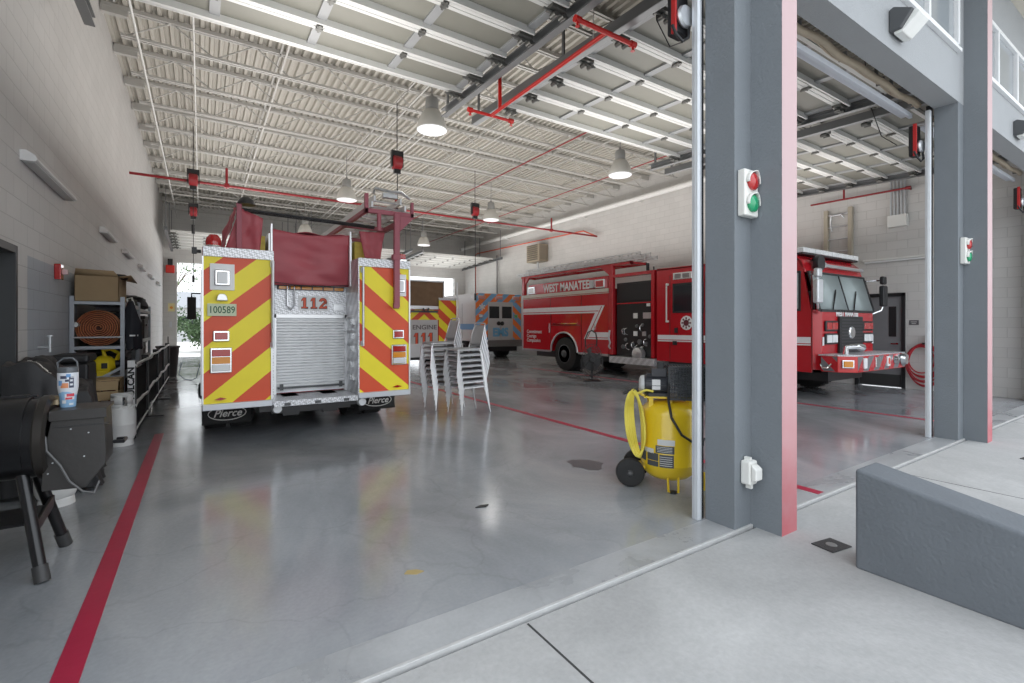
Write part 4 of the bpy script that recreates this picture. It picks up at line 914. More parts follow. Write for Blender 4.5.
# rear body with wheel arch
wy, wz = 8.05, 0.53
arch = [(wy+0.66*math.cos(R(a)), 0.60+0.62*math.sin(R(a))) for a in range(180, -1, -15)]
poly = [(y_b, 0.60)] + [(p[0], max(p[1], 0.60)) for p in arch] + [(y_r, 0.60), (y_r, 2.50), (y_b, 2.50)]
for (xa, xb) in ((0.0, 0.55), (1.95, 2.5)): obj('body_side', MB().prism(poly, 'X', xa, xb), RED, T, bevel=0.008)
obj('body_core', MB().box(0.5, 2.0, y_b, y_r, 0.85, 2.3), RED, T)
SILV = mat('pale_silver_trim', (0.60, 0.57, 0.50), 0.35, 0.3)
obj('body_top_trim', MB().box(-0.012, 0.03, y_b, y_r, 2.40, 2.50).box(-0.012, 0.02, y_b+0.0, y_r, 2.36, 2.38), SILV, T)
obj('wheel_arch_trim', MB().tube([(-0.005, p[0], max(p[1], 0.6)) for p in arch], 0.03, 8), ALU, T)
obj('sill_trim', MB().box(-0.01, 0.04, wy+0.7, y_r, 0.56, 0.62).box(-0.01, 0.04, y_b, wy-0.7, 0.56, 0.62).box(-0.02, 0.02, y_r-0.04, y_r+0.02, 0.56, 2.5), ALU, T)
for y in (7.21, 8.73): obj('compartment_seam', MB().box(-0.006, 0.0, y-0.012, y+0.012, 0.64, 2.36), mat('seam_dark_red', (0.18, 0.01, 0.01), 0.4), T)
obj('compartment_seam', MB().box(-0.006, 0.0, 7.25, 8.7, 1.43, 1.46), mat('seam_dark_red', (0.18, 0.01, 0.01), 0.4), T)
obj('door_handle', MB().box(-0.03, 0, 7.4, 8.6, 1.48, 1.51), CHR, T)
obj('door_handle', MB().box(-0.03, 0, 6.6, 6.63, 1.3, 1.5).box(-0.03, 0, 8.8, 8.83, 1.2, 1.5), CHR, T)
# stripe: upper band, diagonal, lower band, with thin dark line
STW = mat('white_reflective_stripe', (0.78, 0.78, 0.80), 0.35)
def sq(pts, x=-0.007, th=0.004): return MB().prism(pts, 'X', x-th, x)
obj('white_stripe', sq([(y_r-0.02, 1.82), (6.36, 1.80), (6.22, 2.02), (y_r-0.02, 2.03)]), STW, T)
obj('white_stripe', sq([(6.20, 2.02), (6.46, 2.02), (7.08, 1.03), (6.82, 1.03)], -0.0085), STW, T)
obj('white_stripe', sq([(6.95, 1.03), (6.82, 1.24), (y_b-0.1, 1.24), (y_b-0.1, 1.03)], -0.006), STW, T)
obj('stripe_pinline', sq([(y_r-0.02, 1.865), (6.45, 1.85), (6.45, 1.872), (y_r-0.02, 1.887)], -0.0115), RED, T)
obj('stripe_pinline', sq([(6.30, 1.99), (6.33, 1.99), (6.95, 1.05), (6.92, 1.05)], -0.0115), RED, T)
obj('stripe_pinline', sq([(6.85, 1.07), (6.85, 1.09), (y_b-0.1, 1.09), (y_b-0.1, 1.07)], -0.0115), RED, T)
tw_ = mat('white_lettering', (0.75, 0.75, 0.75), 0.4)
for k, s in enumerate(('Entertainment', 'Damage', 'Corporation')): 
    text(('Commitment', 'Courage', 'Compassion')[k], 0.17, (-0.012, y_r-0.28, 1.22-0.15*k), '-X', tw_, T, 'motto', bold=0.012, align='LEFT', sx=0.95)
# upper name board
obj('upper_board', MB().box(0.05, 0.12, 6.1, y_r-0.3, 2.50, 2.86), RED, T)
text('WEST MANATEE', 0.36, (0.045, 8.05, 2.66), '-X', tw_, T, 'lettering', bold=0.03, sx=0.86)
for y in (6.42, 9.85):
    q = obj('scene_lamp', MB().box(-0.01, 0.08, y-0.2, y+0.2, 2.52, 2.78), CHR, T, bevel=0.015)
    obj('lens', MB().box(-0.018, 0.0, y-0.16, y+0.16, 2.56, 2.74), REDL if y < 7 else CLR, q, bevel=0.01)
q = obj('scene_lamp', MB().box(-0.01, 0.08, 6.68, 6.86, 2.54, 2.78), GALV, T, bevel=0.015)
# ladder rack
p = MB(); p.box(0.0, 0.08, 5.2, y_r+0.1, 3.10, 3.18); p.box(0.55, 0.63, 5.2, y_r+0.1, 3.10, 3.18)
for y in (5.2, 6.0, 8.0, y_r): p.box(0, 0.6, y, y+0.07, 3.10, 3.17)
obj('ladder_rack', p, RED, T, bevel=0.008)
for y in (5.95, y_r-0.05):
    p = MB(); p.box(-0.02, 0.10, y-0.07, y+0.07, 2.5 if y > 7 else 0.62, 3.16); p.prism([(y-0.07, 3.12), (y-0.35 if y > 7 else y+0.45, 3.12), (y-0.07 if y > 7 else y+0.07, 2.85)], 'X', 0.0, 0.06)
    obj('rack_post', p, RED, T, bevel=0.012)
obj('rack_hook', MB().tube([(-0.06, 5.95, 1.3), (-0.07, 5.97, 1.1), (-0.06, 5.93, 0.95), (-0.07, 5.97, 0.85), (-0.05, 5.93, 0.78)], 0.025, 8), GALV, T)
# pump bay
p = MB(); p.box(0.12, 2.3, 4.5, 5.85, 0.60, 2.62); obj('pump_panel', p, mat('black_pump_panel', (0.015, 0.015, 0.016), 0.35, coat=0.2), T, bevel=0.01)
obj('pump_bay_frame', MB().box(-0.0, 0.12, 4.42, 4.52, 0.60, 2.86).box(0.0, 0.2, 4.5, 5.9, 2.78, 2.86).box(0.10, 0.125, 4.5, 5.85, 2.03, 2.06), RED, T)
obj('upper_hatch', MB().box(0.105, 0.125, 4.62, 5.72, 2.1, 2.58), BLK, T, bevel=0.01)
for (y, z, w_, h_, m) in ((5.15, 1.70, 0.14, 0.14, OFFW), (4.75, 1.70, 0.26, 0.16, ALU), (5.15, 1.22, 0.13, 0.13, WHT), (4.85, 1.22, 0.12, 0.12, ALU), (4.7, 1.98, 0.12, 0.08, WHT), (5.6, 1.3, 0.10, 0.10, DGR)):
    obj('gauge_plate', MB().box(0.10, 0.12, y-w_/2, y+w_/2, z-h_/2, z+h_/2), m, T)
for (y, z, r) in ((5.0, 1.0, 0.07), (4.78, 0.95, 0.06), (5.25, 0.92, 0.06), (5.5, 1.05, 0.05), (4.65, 1.15, 0.05), (5.6, 0.85, 0.06), (5.1, 1.42, 0.045), (4.9, 1.45, 0.045)):
    obj('gauge', MB().lathe([(0, -0.05), (r*0.8, -0.045), (r, -0.02), (r, 0)], (0.12, y, z), 'X', 18), mat('gauge_grey', (0.22, 0.23, 0.24), 0.3, 0.5), T)
obj('intake_cap', MB().lathe([(0, -0.22), (0.09, -0.21), (0.17, -0.18), (0.18, -0.05), (0.14, 0)], (0.12, 4.95, 0.68), 'X', 28), ALU, T)
p = MB()
random.seed(4)
for k in range(9): y = 4.7+random.random()*0.9; z = 0.8+random.random()*0.7; p.tube([(0.08, y, z), (0.02, y+0.03, z-0.04), (0.03, y+0.02, z-0.14), (0.10, y-0.02, z-0.18)], 0.013, 6)
obj('valve_levers', p, CHR, T)
obj('side_step', MB().box(-0.08, 0.6, 4.36, 5.95, 0.40, 0.58), TREAD, T, bevel=0.01)
obj('grab_rail', MB().cyl((0.04, 4.47, 2.1), (0.04, 4.47, 2.95), 0.02, seg=8).box(-0.03, 0.03, 4.6, 4.66, 2.86, 3.05), BLKM, T)
# cab
wf = 3.0-3.0
ax = 1.75
arch = [(ax+0.66*math.cos(R(a)), 0.55+0.62*math.sin(R(a))) for a in range(180, -1, -15)]
yf = 0.54
ys = yf+0.13
side = [(yf, 0.55), (yf, 0.62)]
prof = [(4.34, 0.55), (4.34, 2.86), (0.95, 2.80), (0.84, 2.62), (0.70, 1.80), (ys, 1.70), (ys, 0.62), (ys, 0.55)] + [(p[0], p[1]) for p in arch]
CABP = prof
for xa in (0.0, 2.46): obj('cab_side', MB().prism(prof, 'X', xa, xa+0.04), RED, T, smooth=False)
core = MB()
core.box(0.03, 2.47, 4.28, 4.34, 0.6, 2.84); core.box(0.13, 2.37, yf, yf+0.1, 0.60, 1.74); core.prism([(0.0, ys), (0.13, yf), (0.13, yf+0.1), (0.04, ys+0.02)], 'Z', 0.6, 1.74); core.prism([(2.5, ys), (2.37, yf), (2.37, yf+0.1), (2.46, ys+0.02)], 'Z', 0.6, 1.74); 
core.box(0.5, 2.0, 0.7, 4.3, 0.5, 1.0)
obj('cab_shell', core, RED, T, bevel=0.01)
rf = MB(); rf.prism([(4.36, 2.80), (4.36, 2.88), (0.98, 2.83), (0.84, 2.70), (0.77, 2.46), (0.82, 2.46), (0.92, 2.68), (1.05, 2.76)], 'X', 0.0, 2.5); obj('cab_roof', rf, RED, T, bevel=0.03, seg=3)
WSG = mat('windscreen_glass', (0.58, 0.66, 0.66), 0.05, spec=0.9, trans=0.4)
# windscreen in two panes, pillars
for (xa, xb) in ((0.10, 1.22), (1.28, 2.40)):
    g = MB(); g.add([(xa, 0.56, 1.74), (xb, 0.55, 1.74), (xb, 0.74, 2.46), (xa, 0.75, 2.46)], [(0, 1, 2, 3)]); obj('windscreen', g, WSG, T, solid=0.008)
fr = MB()
for x in (0.06, 1.25, 2.44): fr.beam((x, 0.55, 1.72), (x, 0.75, 2.48), 0.07 if x != 1.25 else 0.035, 0.03, up=(0, 1, 0))
fr.box(0.10, 2.40, 0.53, 0.56, 1.70, 1.75); fr.box(0.05, 2.45, 0.73, 0.77, 2.45, 2.49); obj('windscreen_frame', fr, BLK, T)
obj('cab_interior', MB().box(0.14, 2.36, 0.64, 0.95, 1.3, 1.70).box(0.3, 1.0, 1.6, 2.1, 1.2, 2.25).box(1.5, 2.2, 1.6, 2.1, 1.2, 2.25).box(0.06, 2.44, 3.9, 4.0, 1.0, 2.7), mat('cab_interior_grey', (0.10, 0.10, 0.11), 0.6), T, bevel=0.04)
obj('steering_wheel', MB().tube([(1.85+0.2*math.cos(t*PI/12), 1.15+0.06*math.sin(t*PI/12), 1.78+0.18*math.sin(t*PI/12)) for t in range(24)], 0.018, 6, closed=True), BLK, T)
for x in (0.55, 1.45):
    wp = MB(); wp.beam((x, 0.53, 1.76), (x+0.35, 0.635, 2.15), 0.02, 0.015); wp.beam((x+0.02, 0.54, 1.74), (x+0.33, 0.62, 2.10), 0.012, 0.01)
    obj('wiper', wp, BLK, T)
# side windows + doors of cab
for (ya, yb, za, zb) in ((3.02, 3.81, 1.78, 2.42), (0.90, 1.62, 1.76, 2.46)):
    for x in (-0.004, 2.504):
        obj('side_window_frame', MB().box(x-0.006, x+0.006, ya-0.04, yb+0.04, za-0.04, zb+0.04), BLK, T, bevel=0.02)
        obj('side_window', MB().box(x-0.012, x+0.012, ya, yb, za, zb), GLS if ya > 2 else WSG, T, bevel=0.02)
for y in (2.95, 3.93, 1.75, 0.66): obj('door_seam', MB().box(-0.006, 0.0, y-0.01, y+0.01, 0.62, 2.66), mat('seam_dark_red', (0.18, 0.01, 0.01), 0.4), T)
obj('white_stripe', sq([(4.3, 1.04), (4.3, 1.20), (ys+0.01, 1.22), (ys+0.01, 1.06)]), STW, T)
obj('stripe_pinline', sq([(4.3, 1.075), (4.3, 1.09), (ys+0.01, 1.10), (ys+0.01, 1.085)], -0.0115), RED, T)
obj('white_stripe', MB().box(0.13, 0.19, yf-0.010, yf-0.003, 1.06, 1.22).box(2.3, 2.37, yf-0.010, yf-0.003, 1.06, 1.22), STW, T)
p = MB(); p.cyl((-0.06, 3.99, 1.52), (-0.06, 3.99, 2.47), 0.018, seg=10)
for z in (1.54, 2.45): p.cyl((-0.06, 3.99, z), (0, 3.99, z), 0.03, seg=10)
obj('grab_rail', p, OFFW, T)
p = MB(); p.box(-0.02, 0, 3.3, 3.83, 2.55, 2.72); q = obj('warning_light', p, CHR, T, bevel=0.06, seg=4); obj('lens', MB().box(-0.03, -0.01, 3.36, 3.55, 2.58, 2.69).box(-0.03, -0.01, 3.6, 3.78, 2.58, 2.69), mat('grey_lens', (0.25, 0.22, 0.22), 0.15), q, bevel=0.02)
# round badge
bd = obj('fire_badge', MB().lathe([(0, -0.012), (0.165, -0.012), (0.175, -0.004)], (0, 3.45, 1.50), 'X', 12), WHT, T)
p = MB()
for k in range(8): a = k*PI/4; p.cbox((-0.014, 3.45+0.11*math.cos(a), 1.5+0.11*math.sin(a)), (0.006, 0.05, 0.035), (a, 0, 0))
p.lathe([(0, -0.018), (0.075, -0.018), (0.075, -0.012)], (0, 3.45, 1.5), 'X', 16)
obj('badge_pattern', p, mat('badge_red', (0.12, 0.02, 0.03), 0.4), bd)
p = MB(); p.box(-0.03, 0, 3.7, 3.78, 1.26, 1.38); p.box(-0.02, 0, 3.72, 3.84, 0.96, 1.06); obj('door_handle', p, BLK, T)
for x, s in ((0.2, -1), (2.3, 1)): wheel(T, (x, ax, 0.53), side=s)
for x, s in ((0.17, -1), (0.48, -1), (2.02, 1), (2.33, 1)): wheel(T, (x, wy, 0.53), side=s)
obj('underframe', MB().box(0.5, 2.0, 0.6, 10.2, 0.35, 0.6), BLKM, T)
# light bar
p = MB(); p.box(0.05, 2.45, 0.85, 1.15, 2.83, 2.86); lb = obj('light_bar', p, BLK, T)
for k in range(10): obj('light_module', MB().box(0.03+0.24*k, 0.26+0.24*k, 0.82, 1.17, 2.86, 2.96), mat('light_bar_lens', (0.80, 0.82, 0.82), 0.15, coat=0.5), lb, bevel=0.02)
obj('brow_light', MB().box(0.6, 2.4, 0.72, 0.78, 2.60, 2.66).box(0.55, 0.62, 0.68, 0.82, 2.58, 2.68), ALU, T)
hn = MB(); hn.lathe([(0, -0.10), (0.15, -0.10), (0.16, -0.03), (0.13, 0.03)], (0.42, 0.78, 2.66), 'Y', 24); obj('round_spotlight', hn, BLKM, T)
# grille etc. on the front face y=yf
GY = yf
gr = obj('grille', MB().box(0.74, 1.76, GY-0.05, GY, 0.88, 1.62), BLK, T, bevel=0.01)
g = MB()
for k in range(11): g.box(0.78, 1.72, GY-0.058, GY-0.045, 0.92+k*0.062, 0.945+k*0.062)
obj('grille_slats', g, mat('grille_grey', (0.06, 0.06, 0.065), 0.35, 0.5), gr)
obj('grille_badge', MB().lathe([(0, -0.075), (0.11, -0.07), (0.13, -0.05)], (1.25, GY, 1.30), 'Y', 20), CHR, gr)
text('WEST MANATEE', 0.155, (1.15, GY-0.008, 1.672), '-Y', tw_, T, 'lettering', bold=0.05, sx=0.85)
for (a, c_) in ((0.20, 0.68), (1.82, 2.28)):
    for (za, zb, ls) in ((1.33, 1.53, REDL), (1.08, 1.29, CLR)):
        q = obj('headlamp_bezel', MB().box(a, c_, GY-0.04, GY, za, zb), BLK, T, bevel=0.02)
        for k in range(2):
            xx = a+0.03+k*(c_-a-0.03)/2; obj('headlamp' if ls is CLR else 'warning_lens', MB().box(xx, xx+(c_-a)/2-0.045, GY-0.055, GY-0.03, za+0.03, zb-0.03), ls, q, bevel=0.015)
# bumper y 0..0.6
b = MB(); b.prism([(0.0, 0.22), (0.22, 0.0), (2.42, 0.0), (2.48, 0.2), (2.48, 0.50), (0.0, 0.50)], 'Z', 0.585, 0.88); bp = obj('front_bumper', b, mat('bumper_red', (0.62, 0.03, 0.03), 0.3, coat=0.5), T, bevel=0.01)
obj('bumper_deck', MB().prism([(0.0, 0.22), (0.22, 0.0), (2.42, 0.0), (2.48, 0.2), (2.48, 0.55), (0.0, 0.55)], 'Z', 0.88, 0.90), TREAD, bp)
GRC = mat('chevron_grey', (0.16, 0.16, 0.17), 0.35)
p = stripes(MB(), (0.24, 2.42, 0.60, 0.87), 1.1, 0.5, 0.1, lambda u, v: (u, -0.004, v)); obj('chevron_band', p, [RED, GRC], bp, smooth=False)
p = stripes(MB(), (0.23, 0.50, 0.60, 0.87), 1.1, 0.42, 0.1, lambda u, v: (-0.004, u, v)); obj('chevron_band', p, [GRC, RED], bp, smooth=False)
for (x, w_, m) in ((0.46, 0.24, WHT), (1.0, 0.30, CHR), (1.5, 0.24, WHT)): obj('bumper_plate', MB().box(x-w_/2+0.1, x+w_/2, -0.03, 0, 0.65, 0.84), m, bp, bevel=0.01)
text('8', 0.16, (1.55, -0.034, 0.745), '-Y', RED2, bp, 'number', bold=0.03)
obj('tow_lamp', MB().lathe([(0, -0.08), (0.10, -0.07), (0.13, 0.0)], (2.26, -0.02, 0.76), 'Y', 24), CHR, bp); obj('tow_lamp', MB().lathe([(0, -0.06), (0.06, -0.05), (0.08, 0.0)], (1.9, -0.01, 0.76), 'Y', 20), CHR, bp)
q = obj('corner_lamp', MB().cbox((0.10, 0.10, 0.74), (0.20, 0.04, 0.15), (0, 0, R(-45))), CHR, bp, bevel=0.01); obj('amber_lens', MB().cbox((0.085, 0.085, 0.74), (0.15, 0.03, 0.11), (0, 0, R(-45))), AMB, q, bevel=0.01)
obj('tow_hook', MB().tube([(-0.02, 0.5, 0.72), (-0.05, 0.46, 0.66), (-0.05, 0.36, 0.66), (-0.02, 0.32, 0.74)], 0.018, 8), CHR, bp)
obj('bumper_siren', MB().tube([(0.5, 0.3, 0.9), (0.5, 0.28, 1.03), (0.6, 0.15, 1.05), (0.8, 0.15, 1.02)], [0.05, 0.05, 0.055, 0.075], 14), CHR, bp)
# mirrors
for s, x in ((-1, -0.18), (1, 2.72)):
    p = MB(); p.box(x-0.11, x+0.11, 0.42, 0.52, 1.85, 2.30); p.box(x-0.09, x+0.09, 0.43, 0.52, 2.33, 2.50)
    mr = obj('mirror', p, GALV if s < 0 else BLK, T, bevel=0.03)
    obj('mirror_arm', MB().tube([(1.25+s*1.15, 0.62, 1.66), (x-s*0.05, 0.50, 1.76), (x, 0.48, 1.88)], 0.022, 8).tube([(1.25+s*1.2, 0.70, 2.4), (x, 0.5, 2.42), (x, 0.48, 2.3)], 0.016, 8), CHR, mr)
# ladders lying on the rack of the red truck
L2 = thing('ladder', 'long aluminium ladder lying on the red rack over the red fire truck', 'ladder', (9.7, 3.83, 3.19))
ladder(L2, -0.01, 0.45, 4.7, 10.75, 0.0, ALU, 'lower_section', rail=0.10); ladder(L2, 0.02, 0.42, 4.9, 10.2, 0.11, ALU, 'upper_section', rail=0.10)
# ------------------------------------------------------------------ stacked chairs
SLV2 = mat('silver_chair_tube', (0.74, 0.75, 0.76), 0.25, 0.55, var=0.04)
PAD = mat('grey_chair_pad', (0.30, 0.305, 0.32), 0.5, var=0.08, scale=10, bump=0.1)
PADB = mat('light_grey_chair_back', (0.40, 0.405, 0.41), 0.45)
def make_chair(label, loc, rotz, group):
    t = thing('stacking_chair', label, 'chair', loc, rotz, group)
    s = MB(); s.prism([(-0.22, -0.19), (-0.20, -0.215), (0.20, -0.195), (0.20, 0.195), (-0.20, 0.215), (-0.22, 0.19)], 'Z', 0.425, 0.455)
    obj('seat', s, PAD, t, bevel=0.01)
    s = MB(); s.tube([(-0.225, -0.20, 0.425), (-0.225, 0.20, 0.425), (-0.20, 0.225, 0.425), (0.20, 0.205, 0.425), (0.215, 0.18, 0.425), (0.215, -0.18, 0.425), (0.20, -0.205, 0.425), (-0.20, -0.225, 0.425)], 0.014, 8, closed=True)
    obj('seat_frame', s, SLV2, t)
    s = MB()
    def f(u, v):
        y = (u-0.5)*0.38*(1-0.12*v*v); z = 0.50+0.33*v; x = 0.225+0.10*v+0.03*(1-(2*u-1)**2)
        return (x, y, z)
    s.grid(f, 10, 8); obj('backrest', s, PADB, t, solid=0.012)
    for sy in (-1, 1):
        obj('leg', MB().tube([(-0.21, sy*0.205, 0.43), (-0.235, sy*0.225, 0.36), (-0.27, sy*0.245, 0.0)], [0.017, 0.020, 0.011], 8), SLV2, t)
        obj('leg', MB().tube([(0.20, sy*0.195, 0.43), (0.22, sy*0.215, 0.36), (0.30, sy*0.245, 0.0)], [0.017, 0.020, 0.011], 8), SLV2, t)
        obj('back_post', MB().tube([(0.20, sy*0.195, 0.425), (0.235, sy*0.195, 0.52), (0.30, sy*0.185, 0.76), (0.33, sy*0.165, 0.84), (0.335, sy*0.13, 0.86)], 0.012, 8), SLV2, t)
    obj('back_rail', MB().tube([(0.335, -0.13, 0.86), (0.36, 0, 0.865), (0.335, 0.13, 0.86)], 0.012, 8), SLV2, t)
    for o_ in kids(t):
        if o_.data.users == 1: o_.data.transform(Matrix.Diagonal((1, 0.86, 1, 1)))
    return t
ORD = ['bottom', 'second from the bottom', 'third from the bottom', 'fourth from the bottom', 'fifth from the bottom', 'sixth from the bottom', 'seventh from the bottom', 'eighth from the bottom', 'ninth from the bottom']
ch0 = None
for (cx, cy, n, rz, nm, gr) in ((3.71, 7.08, 8, R(6), 'nearer stack on the right', 'nearer chair stack'), (3.56, 7.72, 9, R(4), 'farther stack on the left', 'farther chair stack')):
    for k in range(n):
        lab = 'silver framed grey chair, %s of the %s' % (ORD[k] if k < n-1 else 'topmost', nm)
        loc = (cx+0.03-0.012*k, cy, 0.088*k)
        if ch0 is None: ch0 = make_chair(lab, loc, rz, gr)
        else: dup(ch0, loc, rz, lab, gr)

# ------------------------------------------------------------------ yellow compressor
CY = mat('yellow_compressor_paint', (0.80, 0.56, 0.02), 0.28, coat=0.5, var=0.04)
K = thing('air_compressor', 'yellow upright air compressor with black motor, beside the first grey pillar', 'air compressor', (3.555, 2.86, 0), -R(46))
r = 0.245
obj('tank', MB().lathe([(0.0, 0.06), (0.10, 0.07), (0.18, 0.10), (0.225, 0.145), (r, 0.22), (r+0.002, 0.225), (r, 0.23), (r, 0.66), (0.235, 0.70), (0.19, 0.745), (0.10, 0.77), (0, 0.775)], seg=48), CY, K)
for (x, y) in ((0.02, -0.22), (0.25, -0.10), (0.1, 0.22)):
    l = MB(); l.tube([(x-0.045, y*0.85, 0.16), (x-0.04, y, 0.01), (x+0.04, y, 0.01), (x+0.045, y*0.85, 0.16)], 0.011, 8); l.cyl((x, y, 0), (x, y, 0.018), 0.03, seg=12, m=1)
    obj('leg', l, [CY, BLK], K)
for wx, y in ((-0.34, -0.12), (-0.27, 0.22)):
    w = MB(); w.lathe([(0.055, -0.03), (0.10, -0.035), (0.122, -0.026), (0.128, 0), (0.122, 0.026), (0.10, 0.035), (0.055, 0.03)], (wx, y, 0.128), 'Y', 32)
    wo = obj('wheel', w, RUB, K)
    obj('hub', MB().lathe([(0.07, -0.028), (0.05, -0.03), (0.035, -0.02), (0.02, -0.045), (0, -0.048)], (wx, y, 0.128), 'Y', 20), mat('hub_dark', (0.07, 0.07, 0.07), 0.4), wo)
obj('axle', MB().cyl((-0.34, -0.14, 0.128), (-0.27, 0.24, 0.128), 0.012).beam((-0.31, 0, 0.14), (-0.15, 0, 0.2), 0.2, 0.03), CY, K)
p = MB(); p.box(-0.22, 0.24, -0.14, 0.14, 0.80, 0.815)
for x in (-0.16, 0.0, 0.18):
    p.box(x-0.02, x+0.02, -0.13, -0.12, 0.72, 0.81); p.box(x-0.02, x+0.02, 0.12, 0.13, 0.72, 0.81)
p.tube([(-0.22, -0.12, 0.82), (-0.26, -0.12, 0.84), (-0.26, 0.12, 0.84), (-0.22, 0.12, 0.82)], 0.012, 8)
obj('platform', p, CY, K, bevel=0.004)
m_ = MB(); m_.lathe([(0, -0.24), (0.07, -0.235), (0.085, -0.21), (0.09, -0.20), (0.09, -0.02), (0.08, 0.0), (0, 0.0)], (0, -0.02, 0.91), 'X', 28)
for k in range(14): a = 2*PI*k/14; m_.cbox((-0.11, -0.02+0.09*math.cos(a), 0.91+0.09*math.sin(a)), (0.17, 0.02, 0.006), (a, 0, 0))
m_.box(-0.15, -0.03, -0.08, 0.04, 0.99, 1.06); m_.box(-0.18, -0.02, -0.10, 0.06, 0.81, 0.84)
mo = obj('motor', m_, mat('motor_dark_grey', (0.04, 0.042, 0.05), 0.4), K)
obj('motor_end_cap', MB().lathe([(0, -0.262), (0.05, -0.26), (0.078, -0.245), (0.085, -0.215)], (0, -0.02, 0.91), 'X', 28), mat('motor_end_white', (0.6, 0.62, 0.62), 0.4), mo)
obj('motor_label', MB().cbox((-0.115, -0.115, 0.92), (0.07, 0.01, 0.09)), WHT, mo)
obj('manual_switch', MB().box(-0.10, -0.04, -0.06, 0.02, 1.05, 1.12), BLK, mo, bevel=0.01)
pu = MB(); pu.lathe([(0, 0.0), (0.07, 0.0), (0.08, 0.02), (0.08, 0.10)], (0.08, 0.0, 0.88), 'X', 20); pu.cyl((0.12, -0.04, 0.90), (0.12, -0.10, 1.06), 0.055, seg=16); pu.cyl((0.12, 0.04, 0.90), (0.12, 0.10, 1.06), 0.055, seg=16)
for k in range(6): z = 0.95+0.018*k; pu.cyl((0.12, -0.06-0.007*k, z), (0.12, -0.065-0.007*k, z+0.007), 0.07, seg=16); pu.cyl((0.12, 0.06+0.007*k, z), (0.12, 0.065+0.007*k, z+0.007), 0.07, seg=16)
obj('pump', pu, mat('pump_cast_iron', (0.06, 0.06, 0.065), 0.45, 0.3), K)
fl = MB(); fl.lathe([(0.11, -0.012), (0.125, -0.015), (0.13, 0), (0.125, 0.015), (0.11, 0.012)], (0.26, 0, 0.93), 'Y', 28)
for k in range(5): a = 2*PI*k/5; fl.beam((0.26, 0, 0.93), (0.26+0.12*math.cos(a), 0, 0.93+0.12*math.sin(a)), 0.012, 0.025, up=(0, 1, 0))
obj('flywheel', fl, mat('flywheel_grey', (0.2, 0.2, 0.21), 0.4, 0.5), K)
# guard: wire cage
gd = MB(); X0, X1, Y0, Y1, Z0, Z1 = -0.01, 0.42, -0.155, 0.12, 0.80, 1.08
for k in range(19):
    x = X0+(X1-X0)*k/18
    for y in (Y0, Y1): gd.box(x-0.0018, x+0.0018, y-0.002, y+0.002, Z0, Z1)
    gd.box(x-0.0018, x+0.0018, Y0, Y1, Z1-0.002, Z1+0.002)
for k in range(11):
    z = Z0+(Z1-Z0)*k/10
    for y in (Y0, Y1): gd.box(X0, X1, y-0.002, y+0.002, z-0.0018, z+0.0018)
for (y, z) in ((Y0, Z0), (Y1, Z0), (Y0, Z1), (Y1, Z1)): gd.box(X0, X1, y-0.008, y+0.008, z-0.008, z+0.008)
for (x, y) in ((X0, Y0), (X1, Y0), (X0, Y1), (X1, Y1)): gd.box(x-0.008, x+0.008, y-0.008, y+0.008, Z0, Z1)
obj('belt_guard', gd, mat('guard_wire', (0.06, 0.065, 0.07), 0.4, 0.4), K, smooth=False)
sm = bpy.data.materials.new('smoked_guard_mesh'); sm.use_nodes = True
bs = sm.node_tree.nodes['Principled BSDF']; bs.inputs['Base Color'].default_value = (0.10, 0.11, 0.12, 1); bs.inputs['Roughness'].default_value = 0.15; bs.inputs['Alpha'].default_value = 0.5
obj('guard_cover', MB().box(X0+0.005, X1-0.005, Y0+0.005, Y0+0.007, Z0, Z1).box(X0, X1, Y0, Y1, Z1-0.004, Z1-0.003), sm, K)
# labels on the tank
def tank_patch(a0, a1, z0, z1, m, nm, off=0.002):
    g = MB(); g.grid(lambda u, v: ((r+off)*math.cos(R(a0+(a1-a0)*u)), (r+off)*math.sin(R(a0+(a1-a0)*u)), z0+(z1-z0)*v), 8, 1); return obj(nm, g, m, K)
LBD = mat('label_dark_grey', (0.07, 0.075, 0.08), 0.4); LBW = mat('label_pale', (0.66, 0.67, 0.66), 0.4)
for (a0, a1, z0, z1, m) in ((-92, -58, 0.41, 0.46, LBW), (-96, -59, 0.34, 0.405, LBD), (-125, -100, 0.33, 0.37, LBW), (-88-28, -90, 0.27, 0.335, LBD), (-88, -60, 0.22, 0.33, LBD), (-88-28, -90, 0.22, 0.265, LBD), (-145, -120, 0.25, 0.34, LBD)):
    tank_patch(a0-25, a1-25, z0, z1, m, 'label')
for k in range(5): tank_patch(-112, -88, 0.235+0.018*k, 0.240+0.018*k, LBW, 'label_print', 0.003)
for k in range(4): tank_patch(-118, -88, 0.352+0.013*k, 0.356+0.013*k, LBW, 'label_print', 0.003)
obj('pressure_cord', MB().tube([(-0.01, -0.15, 0.95), (-0.02, -0.20, 0.80), (0.0, -0.27, 0.66), (0.08, -0.29, 0.52), (0.18, -0.24, 0.45), (0.24, -0.19, 0.44), (0.29, -0.12, 0.46)], 0.011, 8).lathe([(0, -0.03), (0.03, -0.025), (0.03, 0.03), (0, 0.035)], (0.245, -0.19, 0.445), 'Z', 12), BLK, K)
YH = mat('yellow_air_hose', (0.78, 0.66, 0.10), 0.4)
HS = thing('air_hose', 'coiled yellow air hose hanging from the left of the yellow compressor', 'hose', (3.555, 2.86, 0), -R(46))
h = MB()
for k in range(5):
    w_ = 0.035+0.011*k; cx = -0.30-0.006*k
    h.tube([(cx+w_*math.cos(2*PI*i/32)+0.05*(0.5-math.sin(2*PI*i/32)*0.5), -0.14-0.014*k+0.02*math.sin(i), 0.58+(0.27+0.012*((k*7)%3))*math.sin(2*PI*i/32)) for i in range(32)], 0.0105, 8, closed=True)
h.tube([(-0.28, -0.14, 0.84), (-0.2, -0.12, 0.87), (-0.14, -0.13, 0.86)], 0.0105, 8)
